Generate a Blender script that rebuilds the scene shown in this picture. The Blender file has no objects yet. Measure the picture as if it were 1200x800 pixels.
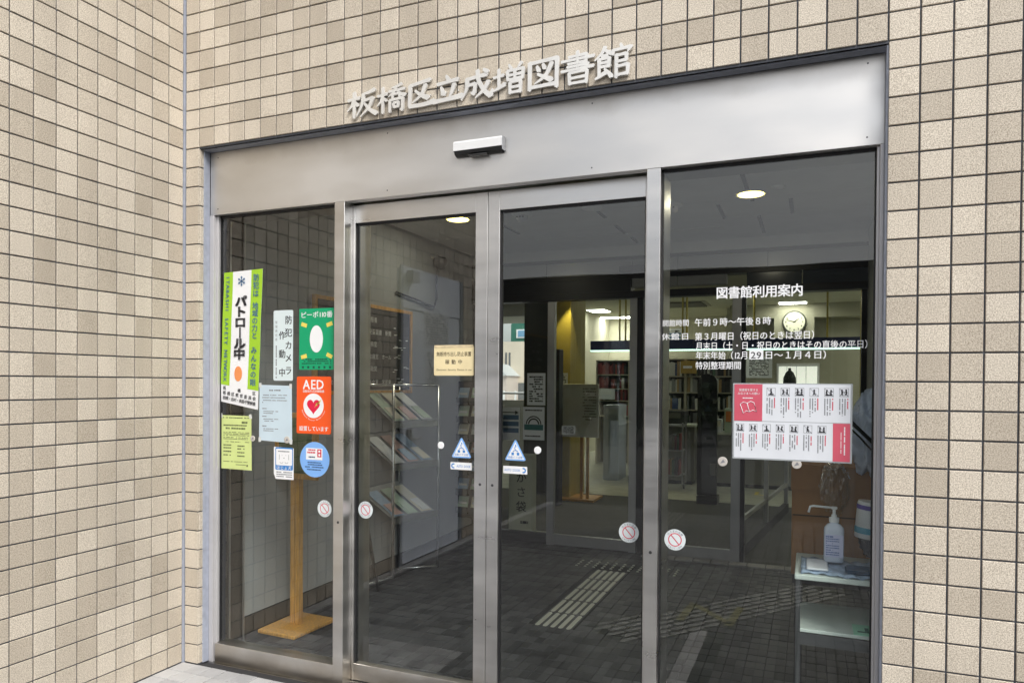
import bpy, bmesh, math, random
from mathutils import Vector, Matrix
R = math.radians
random.seed(7)
sc = bpy.context.scene
COL = sc.collection

# ------------------------------------------------------------------ camera
cam_d = bpy.data.cameras.new('camera')
cam = bpy.data.objects.new('camera', cam_d); COL.objects.link(cam)
cam.location = (3.0614, -2.8741, 1.486)
yaw, pitch, roll = R(-22.449), R(-0.534), R(0.404)
# looking along +Y turned left by 22.4 degrees
m = Matrix.Rotation(-yaw, 4, 'Z') @ Matrix.Rotation(R(90) + pitch, 4, 'X') @ Matrix.Rotation(roll, 4, 'Z')
cam.rotation_euler = m.to_euler()
cam_d.sensor_width = 36.0
cam_d.lens = 849.02 / 1200 * 36.0
cam_d.shift_x = 0.0
cam_d.shift_y = 56.58 / 1200
cam_d.clip_start = 0.05
cam_d.clip_end = 600
sc.camera = cam

# ------------------------------------------------------------------ world and sun (overcast)
SUN_EL, SUN_AZ = 46, 133      # azimuth measured clockwise from +Y
w = bpy.data.worlds.new('World'); sc.world = w; w.use_nodes = True
nt = w.node_tree; nt.nodes.clear()
sky = nt.nodes.new('ShaderNodeTexSky'); sky.sky_type = 'NISHITA'; sky.sun_disc = False
sky.sun_elevation = R(SUN_EL); sky.sun_rotation = R(SUN_AZ); sky.dust_density = 3.0; sky.air_density = 1.0
hs = nt.nodes.new('ShaderNodeHueSaturation'); hs.inputs['Saturation'].default_value = 0.22
bg = nt.nodes.new('ShaderNodeBackground'); bg.inputs['Strength'].default_value = 0.15
wo = nt.nodes.new('ShaderNodeOutputWorld')
nt.links.new(sky.outputs[0], hs.inputs['Color']); nt.links.new(hs.outputs[0], bg.inputs[0]); nt.links.new(bg.outputs[0], wo.inputs[0])
sd = bpy.data.lights.new('sun', 'SUN'); sd.energy = 1.5; sd.angle = R(18); sd.color = (1, 0.95, 0.88)
so = bpy.data.objects.new('sun', sd); COL.objects.link(so)
dirv = Vector((math.sin(R(SUN_AZ)) * math.cos(R(SUN_EL)), math.cos(R(SUN_AZ)) * math.cos(R(SUN_EL)), math.sin(R(SUN_EL))))
so.rotation_euler = dirv.to_track_quat('Z', 'Y').to_euler()
sc.view_settings.view_transform = 'Standard'; sc.view_settings.look = 'None'
sc.view_settings.exposure = 0.5; sc.view_settings.gamma = 1
sc.cycles.use_denoising = True
sc.cycles.max_bounces = 12; sc.cycles.transparent_max_bounces = 24; sc.cycles.glossy_bounces = 6
sc.cycles.sample_clamp_indirect = 6.0; sc.cycles.caustics_reflective = False

# ------------------------------------------------------------------ materials
MATS = {}
def mat(name, col=(.5, .5, .5), rough=.6, metal=0.0, spec=.5, noise=0.0, nscale=20, bump=0.0, bscale=200, emit=None, estr=0.0, alpha=1.0, trans=0.0, stretch=None, stain=None):
    if name in MATS: return MATS[name]
    m = bpy.data.materials.new(name); m.use_nodes = True; n = m.node_tree.nodes; l = m.node_tree.links
    b = n['Principled BSDF']
    b.inputs['Base Color'].default_value = (*col, 1); b.inputs['Roughness'].default_value = rough
    b.inputs['Metallic'].default_value = metal; b.inputs['Specular IOR Level'].default_value = spec
    b.inputs['Transmission Weight'].default_value = trans
    if noise > 0 or bump > 0:
        g = n.new('ShaderNodeNewGeometry'); mp = n.new('ShaderNodeMapping'); l.new(g.outputs['Position'], mp.inputs[0])
        if stretch: mp.inputs['Scale'].default_value = stretch
    if noise > 0:
        t = n.new('ShaderNodeTexNoise'); t.inputs['Scale'].default_value = nscale; t.inputs['Detail'].default_value = 6
        l.new(mp.outputs[0], t.inputs['Vector'])
        mr = n.new('ShaderNodeMapRange'); mr.inputs[1].default_value = .3; mr.inputs[2].default_value = .7
        mr.inputs[3].default_value = 1 - noise; mr.inputs[4].default_value = 1 + noise; l.new(t.outputs[0], mr.inputs[0])
        vm = n.new('ShaderNodeVectorMath'); vm.operation = 'SCALE'; vm.inputs[0].default_value = col
        l.new(mr.outputs[0], vm.inputs['Scale']); out = vm.outputs[0]
        if stain:      # (z where the dirt is full, z where it has faded, colour): weather marks with a ragged noise edge
            z0, z1, sc_col = stain
            sx = n.new('ShaderNodeSeparateXYZ'); l.new(g.outputs['Position'], sx.inputs[0])
            tn = n.new('ShaderNodeTexNoise'); tn.inputs['Scale'].default_value = 5; tn.inputs['Detail'].default_value = 8; l.new(g.outputs['Position'], tn.inputs['Vector'])
            ad = n.new('ShaderNodeMath'); ad.operation = 'MULTIPLY_ADD'; ad.inputs[1].default_value = (z1 - z0) * 1.6; l.new(tn.outputs[0], ad.inputs[0]); l.new(sx.outputs[2], ad.inputs[2])
            sm = n.new('ShaderNodeMapRange'); sm.inputs[1].default_value = z0 + (z1 - z0) * .8; sm.inputs[2].default_value = z1 + (z1 - z0) * .8; sm.inputs[3].default_value = .85; sm.inputs[4].default_value = 0; l.new(ad.outputs[0], sm.inputs[0])
            mxx = n.new('ShaderNodeMix'); mxx.data_type = 'RGBA'; mxx.blend_type = 'MULTIPLY'; l.new(sm.outputs[0], mxx.inputs[0]); l.new(out, mxx.inputs[6]); mxx.inputs[7].default_value = (*sc_col, 1); out = mxx.outputs[2]
        l.new(out, b.inputs['Base Color'])
        if metal > .5 or noise > .15:
            m2 = n.new('ShaderNodeMapRange'); m2.inputs[1].default_value = .3; m2.inputs[2].default_value = .7
            m2.inputs[3].default_value = rough * .8; m2.inputs[4].default_value = min(1, rough * 1.25); l.new(t.outputs[0], m2.inputs[0]); l.new(m2.outputs[0], b.inputs['Roughness'])
    if bump > 0:
        t2 = n.new('ShaderNodeTexNoise'); t2.inputs['Scale'].default_value = bscale; t2.inputs['Detail'].default_value = 3
        l.new(mp.outputs[0], t2.inputs['Vector'])
        bp = n.new('ShaderNodeBump'); bp.inputs['Strength'].default_value = bump; bp.inputs['Distance'].default_value = .002
        l.new(t2.outputs[0], bp.inputs['Height']); l.new(bp.outputs[0], b.inputs['Normal'])
    if emit:
        b.inputs['Emission Color'].default_value = (*emit, 1); b.inputs['Emission Strength'].default_value = estr
    MATS[name] = m
    return m

def tile_material(name, c_lo, c_hi, speck_lo, speck_hi, scale=900, cell=.1, rough=.55, offs=(0, 0, 0), band=None, spk=.5):
    """per-piece tone from the lattice cell plus fine granite speckle"""
    m = bpy.data.materials.new(name); m.use_nodes = True; n = m.node_tree.nodes; l = m.node_tree.links
    b = n['Principled BSDF']; g = n.new('ShaderNodeNewGeometry')
    ad = n.new('ShaderNodeVectorMath'); ad.operation = 'ADD'; ad.inputs[1].default_value = offs; l.new(g.outputs['Position'], ad.inputs[0])
    sc_ = n.new('ShaderNodeVectorMath'); sc_.operation = 'SCALE'; sc_.inputs['Scale'].default_value = 1 / cell; l.new(ad.outputs[0], sc_.inputs[0])
    fl = n.new('ShaderNodeVectorMath'); fl.operation = 'FLOOR'; l.new(sc_.outputs[0], fl.inputs[0])
    wn = n.new('ShaderNodeTexWhiteNoise'); wn.noise_dimensions = '3D'; l.new(fl.outputs[0], wn.inputs[0])
    cr = n.new('ShaderNodeValToRGB'); cr.color_ramp.elements[0].color = (*c_lo, 1); cr.color_ramp.elements[1].color = (*c_hi, 1)
    cr.color_ramp.elements[1].position = .8
    l.new(wn.outputs[0], cr.inputs[0])
    ns = n.new('ShaderNodeTexNoise'); ns.inputs['Scale'].default_value = scale; ns.inputs['Detail'].default_value = 2; ns.inputs['Roughness'].default_value = .8
    l.new(g.outputs['Position'], ns.inputs['Vector'])
    r2 = n.new('ShaderNodeValToRGB'); r2.color_ramp.elements[0].position = .34; r2.color_ramp.elements[1].position = .60
    r2.color_ramp.elements[0].color = (*speck_lo, 1); r2.color_ramp.elements[1].color = (*speck_hi, 1); l.new(ns.outputs[0], r2.inputs[0])
    big = n.new('ShaderNodeTexNoise'); big.inputs['Scale'].default_value = 1.3; big.inputs['Detail'].default_value = 4; l.new(g.outputs['Position'], big.inputs['Vector'])
    mb = n.new('ShaderNodeMapRange'); mb.inputs[1].default_value = .3; mb.inputs[2].default_value = .7; mb.inputs[3].default_value = .93; mb.inputs[4].default_value = 1.06
    l.new(big.outputs[0], mb.inputs[0])
    mx = n.new('ShaderNodeMix'); mx.data_type = 'RGBA'; mx.blend_type = 'MULTIPLY'; mx.inputs[0].default_value = 1
    l.new(cr.outputs[0], mx.inputs[6]); l.new(r2.outputs[0], mx.inputs[7])
    mp = n.new('ShaderNodeMapping'); mp.inputs['Scale'].default_value = (9, 9, .5); l.new(g.outputs['Position'], mp.inputs[0])
    st = n.new('ShaderNodeTexNoise'); st.inputs['Scale'].default_value = 1; st.inputs['Detail'].default_value = 5; l.new(mp.outputs[0], st.inputs['Vector'])
    ms = n.new('ShaderNodeMapRange'); ms.inputs[1].default_value = .35; ms.inputs[2].default_value = .7; ms.inputs[3].default_value = 1.03; ms.inputs[4].default_value = .93; l.new(st.outputs[0], ms.inputs[0])
    mm = n.new('ShaderNodeMath'); mm.operation = 'MULTIPLY'; l.new(mb.outputs[0], mm.inputs[0]); l.new(ms.outputs[0], mm.inputs[1])
    vs = n.new('ShaderNodeVectorMath'); vs.operation = 'SCALE'; l.new(mx.outputs[2], vs.inputs[0]); l.new(mm.outputs[0], vs.inputs['Scale'])
    l.new(vs.outputs[0], b.inputs['Base Color'])
    b.inputs['Roughness'].default_value = rough; b.inputs['Specular IOR Level'].default_value = .35
    bp = n.new('ShaderNodeBump'); bp.inputs['Strength'].default_value = .12; bp.inputs['Distance'].default_value = .001
    l.new(ns.outputs[0], bp.inputs['Height']); l.new(bp.outputs[0], b.inputs['Normal'])
    MATS[name] = m
    return m

def glass_material(name, tint=(.93, .95, .94), boost=1.0):
    """a pane reflects once at the face the ray meets first (both surfaces' share) and is clear at the other"""
    m = bpy.data.materials.new(name); m.use_nodes = True; n = m.node_tree.nodes; l = m.node_tree.links
    n.clear(); o = n.new('ShaderNodeOutputMaterial')
    tr = n.new('ShaderNodeBsdfTransparent'); tr.inputs[0].default_value = (*tint, 1)
    gl = n.new('ShaderNodeBsdfGlossy'); gl.inputs['Roughness'].default_value = 0.0; gl.inputs[0].default_value = (1, 1, 1, 1)
    g = n.new('ShaderNodeNewGeometry'); fr = n.new('ShaderNodeFresnel'); fr.inputs['IOR'].default_value = 1.5
    wv = n.new('ShaderNodeTexNoise'); wv.inputs['Scale'].default_value = 2.2; wv.inputs['Detail'].default_value = 1; l.new(g.outputs['Position'], wv.inputs['Vector'])
    bp = n.new('ShaderNodeBump'); bp.inputs['Strength'].default_value = 1; bp.inputs['Distance'].default_value = .0005; l.new(wv.outputs[0], bp.inputs['Height']); l.new(bp.outputs[0], gl.inputs['Normal'])
    m1 = n.new('ShaderNodeMath'); m1.operation = 'MULTIPLY'; m1.inputs[1].default_value = 1.8 * boost; m1.use_clamp = True; l.new(fr.outputs[0], m1.inputs[0])
    inv = n.new('ShaderNodeMath'); inv.operation = 'SUBTRACT'; inv.inputs[0].default_value = 1; l.new(g.outputs['Backfacing'], inv.inputs[1])
    m2 = n.new('ShaderNodeMath'); m2.operation = 'MULTIPLY'; l.new(m1.outputs[0], m2.inputs[0]); l.new(inv.outputs[0], m2.inputs[1])
    mx = n.new('ShaderNodeMixShader'); l.new(m2.outputs[0], mx.inputs[0]); l.new(tr.outputs[0], mx.inputs[1]); l.new(gl.outputs[0], mx.inputs[2])
    l.new(mx.outputs[0], o.inputs[0]); MATS[name] = m
    return m

TILE = tile_material('beige granite tile', (.505, .450, .372), (.668, .610, .520), (.54, .50, .455), (1.20, 1.20, 1.195), scale=250, offs=(.0025, .0025, 0))
PAVER = tile_material('light grey paver', (.40, .40, .41), (.50, .50, .50), (.85, .85, .86), (1.1, 1.1, 1.1), scale=500, rough=.8)
PAVER_D = tile_material('dark basalt paver', (.016, .017, .019), (.062, .063, .067), (.6, .6, .62), (1.4, 1.4, 1.4), scale=500, rough=.5)
PAVER_M = tile_material('mid grey paver', (.15, .15, .155), (.22, .22, .225), (.8, .8, .8), (1.15, 1.15, 1.15), scale=500, rough=.8)
PAVER_W = tile_material('white band paver', (.62, .62, .62), (.70, .70, .70), (.85, .85, .85), (1.05, 1.05, 1.05), scale=500, rough=.7)
PAVER_L = tile_material('pale band paver', (.30, .30, .31), (.36, .36, .36), (.8, .8, .8), (1.1, 1.1, 1.1), scale=500, rough=.7)
GLASS = glass_material('clear float glass', tint=(.95, .97, .96), boost=1.1)
GLASS2 = glass_material('inner glass', tint=(.97, .98, .97), boost=.7)
GROUT = mat('blue grey grout', (.10, .108, .125), .9, noise=.15, nscale=60)
SEAL = mat('blue grey sealant', (.38, .41, .49), .5, noise=.1, nscale=30)
STEEL = mat('brushed stainless steel', (.69, .68, .665), .34, 1.0, noise=.10, nscale=3.0, stretch=(1, 1, 4), stain=(0, .16, (.62, .56, .48)))
STEEL_H = mat('stained stainless header', (.74, .73, .715), .44, 1.0, noise=.07, nscale=1.6, stretch=(1.1, 1, 3.2), stain=(2.70, 2.60, (.72, .69, .65)))
STEEL_D = mat('satin dark steel', (.32, .32, .31), .35, 1.0, noise=.1, nscale=5)
ALU = mat('grey aluminium', (.45, .45, .47), .4, .8, noise=.06, nscale=9)
TRIM = mat('satin anodised trim', (.60, .59, .60), .4, .35, noise=.05, nscale=6)
RUBBER = mat('black gasket rubber', (.012, .012, .014), .6)
WHITE = mat('white plastic', (.80, .81, .82), .35)
BLACK = mat('black plastic', (.012, .012, .013), .4)
BLACKM = mat('matt black paint', (.015, .015, .016), .7)
LETTER = mat('white enamelled letter metal', (.78, .77, .74), .3, .25, noise=.05, nscale=20)
PRINT_W = mat('white print', (.85, .86, .88), .5)
PRINT_K = mat('black print', (.015, .015, .02), .5)
PRINT_GY = mat('grey print', (.22, .23, .25), .5)
PRINT_NAVY = mat('navy print', (.02, .06, .16), .5)
PRINT_BLUE = mat('blue print', (.03, .22, .60), .5)
PRINT_RED = mat('red print', (.62, .06, .10), .5)
PRINT_OR = mat('orange print', (.85, .30, .10), .5)
PAPER = mat('white paper', (.72, .75, .80), .7, noise=.04, nscale=10)
PAPERB = mat('pale blue paper', (.56, .68, .76), .7, noise=.04, nscale=10)
PAPERY = mat('yellow green paper', (.62, .72, .28), .7, noise=.05, nscale=10)
LIME = mat('lime green print', (.36, .62, .03), .45)
CREAM = mat('cream sign vinyl', (.82, .70, .42), .5, noise=.06, nscale=14)
GREENS = mat('green sticker vinyl', (.0, .35, .15), .4)
ORANGES = mat('orange red sticker vinyl', (.88, .10, .012), .4)
ROSE = mat('rose pink print', (.62, .10, .15), .5, noise=.06, nscale=12)
SKYB = mat('sky blue sticker vinyl', (.22, .45, .88), .4)
YELS = mat('yellow print', (.80, .66, .12), .5)
WOOD = mat('varnished light wood', (.58, .30, .06), .4, noise=.30, nscale=16, stretch=(5, 5, .5))
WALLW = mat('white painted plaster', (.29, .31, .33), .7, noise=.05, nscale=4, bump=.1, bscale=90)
WALLC = mat('cream painted plaster', (.62, .60, .50), .8, noise=.05, nscale=3)
CEIL = mat('grey white ceiling board', (.68, .69, .69), .8, noise=.04, nscale=5)
DARKM = mat('dark bronze aluminium', (.018, .018, .02), .35, .4)

# ------------------------------------------------------------------ object helpers
def tag(o, label=None, cat=None, group=None, kind=None):
    if label: o['label'] = label
    if cat: o['category'] = cat
    if group: o['group'] = group
    if kind: o['kind'] = kind
    return o

def thing(name, label, cat, loc=(0, 0, 0), group=None):
    o = bpy.data.objects.new(name, None); o.empty_display_size = .1; o.location = loc; COL.objects.link(o)
    return tag(o, label, cat, group)

def worldloc(o):
    v = Vector(o.location)
    while o.parent: o = o.parent; v = v + Vector(o.location)
    return v

def link(name, me, material, parent=None, origin=None):
    """me holds world coordinates; origin moves the object's own origin"""
    o = bpy.data.objects.new(name, me); COL.objects.link(o)
    off = Vector(origin) if origin else (worldloc(parent) if parent else Vector((0, 0, 0)))
    if off.length > 0: me.transform(Matrix.Translation(-off))
    o.location = off - (worldloc(parent) if parent else Vector((0, 0, 0)))
    if parent: o.parent = parent
    for mm in (material if isinstance(material, (list, tuple)) else [material]):
        me.materials.append(mm)
    return o

class MB:
    """collects shapes in world coordinates"""
    def __init__(s): s.v, s.f, s.m, s.sm = [], [], [], []
    def add(s, vs, fs, mi=0, smooth=False):
        k = len(s.v); s.v += [tuple(v) for v in vs]; s.f += [tuple(i + k for i in f) for f in fs]; s.m += [mi] * len(fs); s.sm += [smooth] * len(fs); return s
    def box(s, x0, x1, y0, y1, z0, z1, b=0.0, mi=0, M=None):
        if x0 > x1: x0, x1 = x1, x0
        if y0 > y1: y0, y1 = y1, y0
        if z0 > z1: z0, z1 = z1, z0
        if b <= 0:
            vs = [(x, y, z) for z in (z0, z1) for y in (y0, y1) for x in (x0, x1)]
            fs = [(0, 2, 3, 1), (4, 5, 7, 6), (0, 1, 5, 4), (2, 6, 7, 3), (0, 4, 6, 2), (1, 3, 7, 5)]
        else:
            b = min(b, (x1 - x0) * .45, (y1 - y0) * .45, (z1 - z0) * .45)
            bm = bmesh.new(); bmesh.ops.create_cube(bm, size=1)
            for v in bm.verts: v.co = Vector(((x0 + x1) / 2 + v.co.x * (x1 - x0), (y0 + y1) / 2 + v.co.y * (y1 - y0), (z0 + z1) / 2 + v.co.z * (z1 - z0)))
            bmesh.ops.bevel(bm, geom=bm.edges[:], offset=b, segments=2 if b > .004 else 1, affect='EDGES')
            vs = [v.co[:] for v in bm.verts]; bm.verts.index_update(); fs = [[v.index for v in f.verts] for f in bm.faces]; bm.free()
        if M: vs = [M @ Vector(v) for v in vs]
        return s.add(vs, fs, mi)
    def lathe(s, c, prof, n=24, axis='Z', mi=0, smooth=True):
        """prof: list of (radius, height)"""
        vs, fs = [], []
        for r, h in prof:
            for i in range(n):
                a = 2 * math.pi * i / n; p = (r * math.cos(a), r * math.sin(a), h)
                if axis == 'Y': p = (p[0], h, p[1])
                elif axis == 'X': p = (h, p[0], p[1])
                vs.append((c[0] + p[0], c[1] + p[1], c[2] + p[2]))
        for j in range(len(prof) - 1):
            for i in range(n):
                a, b2 = j * n + i, j * n + (i + 1) % n
                fs.append((a, b2, b2 + n, a + n))
        k = len(s.f); s.add(vs, fs, mi, smooth)
        s.add([vs[i] for i in range(n)], [tuple(range(n))[::-1]], mi); s.add([vs[-n + i] for i in range(n)], [tuple(range(n))], mi)
        return s
    def tube(s, pts, r, n=8, mi=0):
        pts = [Vector(p) for p in pts]; rings = []
        for i, p in enumerate(pts):
            d = (pts[min(i + 1, len(pts) - 1)] - pts[max(i - 1, 0)]).normalized()
            u = d.cross(Vector((0, 0, 1)));
            if u.length < .01: u = d.cross(Vector((1, 0, 0)))
            u.normalize(); v = d.cross(u)
            rings.append([p + r * (math.cos(2 * math.pi * k / n) * u + math.sin(2 * math.pi * k / n) * v) for k in range(n)])
        vs = [q for rg in rings for q in rg]; fs = []
        for j in range(len(rings) - 1):
            for k in range(n): fs.append((j * n + k, j * n + (k + 1) % n, (j + 1) * n + (k + 1) % n, (j + 1) * n + k))
        fs += [tuple(range(n))[::-1], tuple((len(rings) - 1) * n + k for k in range(n))]
        return s.add(vs, fs, mi, True)
    def prism(s, poly, y0, y1, mi=0):
        """poly: list of (x, z) facing -Y, extruded between y0 (front) and y1 (back)"""
        n = len(poly)
        vs = [(x, y0, z) for x, z in poly] + [(x, y1, z) for x, z in poly]
        fs = [tuple(range(n)), tuple(range(2 * n - 1, n - 1, -1))] + [(i, i + n, (i + 1) % n + n, (i + 1) % n) for i in range(n)]
        return s.add(vs, fs, mi)
    def build(s, name, material, parent=None, origin=None, fix=True):
        me = bpy.data.meshes.new(name); me.from_pydata(s.v, [], s.f)
        me.polygons.foreach_set('material_index', s.m); me.polygons.foreach_set('use_smooth', s.sm)
        if fix:
            bm = bmesh.new(); bm.from_mesh(me); bmesh.ops.recalc_face_normals(bm, faces=bm.faces[:]); bm.to_mesh(me); bm.free()
        me.update()
        return link(name, me, material, parent, origin)

def box(name, x0, x1, y0, y1, z0, z1, material, parent=None, b=0.0):
    return MB().box(x0, x1, y0, y1, z0, z1, b).build(name, material, parent)

def disc_poly(cx, cz, r, n=28, rz=None): return [(cx + r * math.cos(2 * math.pi * i / n), cz + (rz or r) * math.sin(2 * math.pi * i / n)) for i in range(n)]
def rrect(x0, x1, z0, z1, r, n=4):
    p = []
    for cx, cz, a0 in ((x1 - r, z1 - r, 0), (x0 + r, z1 - r, 90), (x0 + r, z0 + r, 180), (x1 - r, z0 + r, 270)):
        for i in range(n + 1):
            a = R(a0 + 90 * i / n); p.append((cx + r * math.cos(a), cz + r * math.sin(a)))
    return p

# ---- lettering made from the built-in font's glyph outlines
GC = {}
def glyph(ch, off):
    k = (ch, off)
    if k not in GC:
        cu = bpy.data.curves.new('g', 'FONT'); cu.body = ch; cu.size = 1; cu.offset = off; cu.resolution_u = 2
        o = bpy.data.objects.new('g', cu); me = bpy.data.meshes.new_from_object(o)
        vs = [(v.co.x, v.co.y) for v in me.vertices]; fs = [tuple(p.vertices) for p in me.polygons]
        bpy.data.objects.remove(o); bpy.data.curves.remove(cu); bpy.data.meshes.remove(me)
        wd = 1.0 if ord(ch[0]) > 0x2000 else (max([v[0] for v in vs]) + .07 if vs else .3)
        GC[k] = (vs, fs, wd)
    return GC[k]

def put(mb, ch, x, z, h, y, off=.0, sx=1.0, rot=0.0, mi=0, plane='Y'):
    """glyph centred on (x, z), h tall em, on the plane y (or x for plane 'X')"""
    vs, fs, wd = glyph(ch, 0.0); c, s_ = math.cos(rot), math.sin(rot)
    sh = [(0, 0)] if off <= 0.001 else [(-off, -off * .7), (off, -off * .7), (-off, off * .7), (off, off * .7)]
    for q, (da, db) in enumerate(sh):
        out = []
        for a, b2 in vs:
            a = (a + da - wd / 2) * sx * h; b2 = (b2 + db - .38) * h
            a, b2 = a * c - b2 * s_, a * s_ + b2 * c
            yy_ = y - q * .00005
            out.append((x + a, yy_, z + b2) if plane == 'Y' else (yy_, x + a, z + b2))
        mb.add(out, fs, mi)

def row(mb, s, x0, x1, z, h, y, off=0.0, mi=0, plane='Y'):
    """spread the string over x0..x1"""
    wds = [(.5 if c == ' ' else glyph(c, 0.0)[2]) for c in s]; tot = sum(wds); k = (x1 - x0) / (tot * h); p = x0
    for c, wd in zip(s, wds):
        step = wd * h * k
        if c not in ' \u3000': put(mb, c, p + step / 2, z, h, y, off, min(k, 1.25) if k < 1 else min(k, 1.15), 0, mi, plane)
        p += step

def column(mb, s, x, z0, z1, h, y, off=0.0, mi=0, sx=1.0, lean=0.0, rotl=False):
    st = (z0 - z1) / len(s)
    for i, c in enumerate(s):
        if c in ' \u3000': continue
        r = 0
        if c == 'ー': r = -math.pi / 2
        z = z0 - st * (i + .5)
        put(mb, c, x + lean * (z0 - z), z, h, y, off, sx, r, mi)

def lines(mb, x0, x1, z, t, y, rnd, mi=0, fill=.9, jag=True):
    """a row of unreadable small print"""
    p = x0
    while p < x1 - .001:
        wd = rnd.uniform(.6, 2.2) * t; e = min(p + wd, x1)
        if rnd.random() < fill:
            mb.box(p, e - t * .18, y, y + .0001, z - t * rnd.uniform(.38, .5), z + t * rnd.uniform(.38, .5), mi=mi)
        p = e
def vlines(mb, x, z0, z1, t, y, rnd, mi=0, fill=.9):
    p = z0
    while p > z1 + .001:
        e = max(p - rnd.uniform(.7, 1.3) * t, z1)
        if rnd.random() < fill: mb.box(x - t * .42, x + t * .42, y, y + .0001, e + t * .15, p, mi=mi)
        p = e

# brush strokes for the raised name sign: (points, start width, mid width, end width)
def ribbon(pts, w0, w1, w2, n=7):
    P = [Vector(p) for p in pts]
    # resample with Catmull-Rom for three points or more
    S = []
    if len(P) == 2:
        S = [P[0].lerp(P[1], i / n) for i in range(n + 1)]
    else:
        Q = [P[0] * 2 - P[1]] + P + [P[-1] * 2 - P[-2]]
        for i in range(1, len(Q) - 2):
            for k in range(n):
                t = k / n; a, b2, c, d = Q[i - 1:i + 3]
                S.append(.5 * ((2 * b2) + (c - a) * t + (2 * a - 5 * b2 + 4 * c - d) * t * t + (3 * b2 - a - 3 * c + d) * t ** 3))
        S.append(P[-1])
    L, Rr = [], []
    N = len(S) - 1
    for i, p in enumerate(S):
        d = (S[min(i + 1, N)] - S[max(i - 1, 0)]).normalized(); nn = Vector((-d.y, d.x)); t = i / N
        wd = w0 * (1 - t) ** 2 + w1 * 2 * t * (1 - t) + w2 * t * t if N else w0
        L.append(p + nn * wd / 2); Rr.append(p - nn * wd / 2)
    d0 = (S[0] - S[1]).normalized(); d1 = (S[-1] - S[-2]).normalized()
    return L + [S[-1] + d1 * w2 * .42 + (L[-1] - S[-1]) * .35] + Rr[::-1] + [S[0] + d0 * w0 * .32 + (Rr[0] - S[0]) * -.4]

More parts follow.
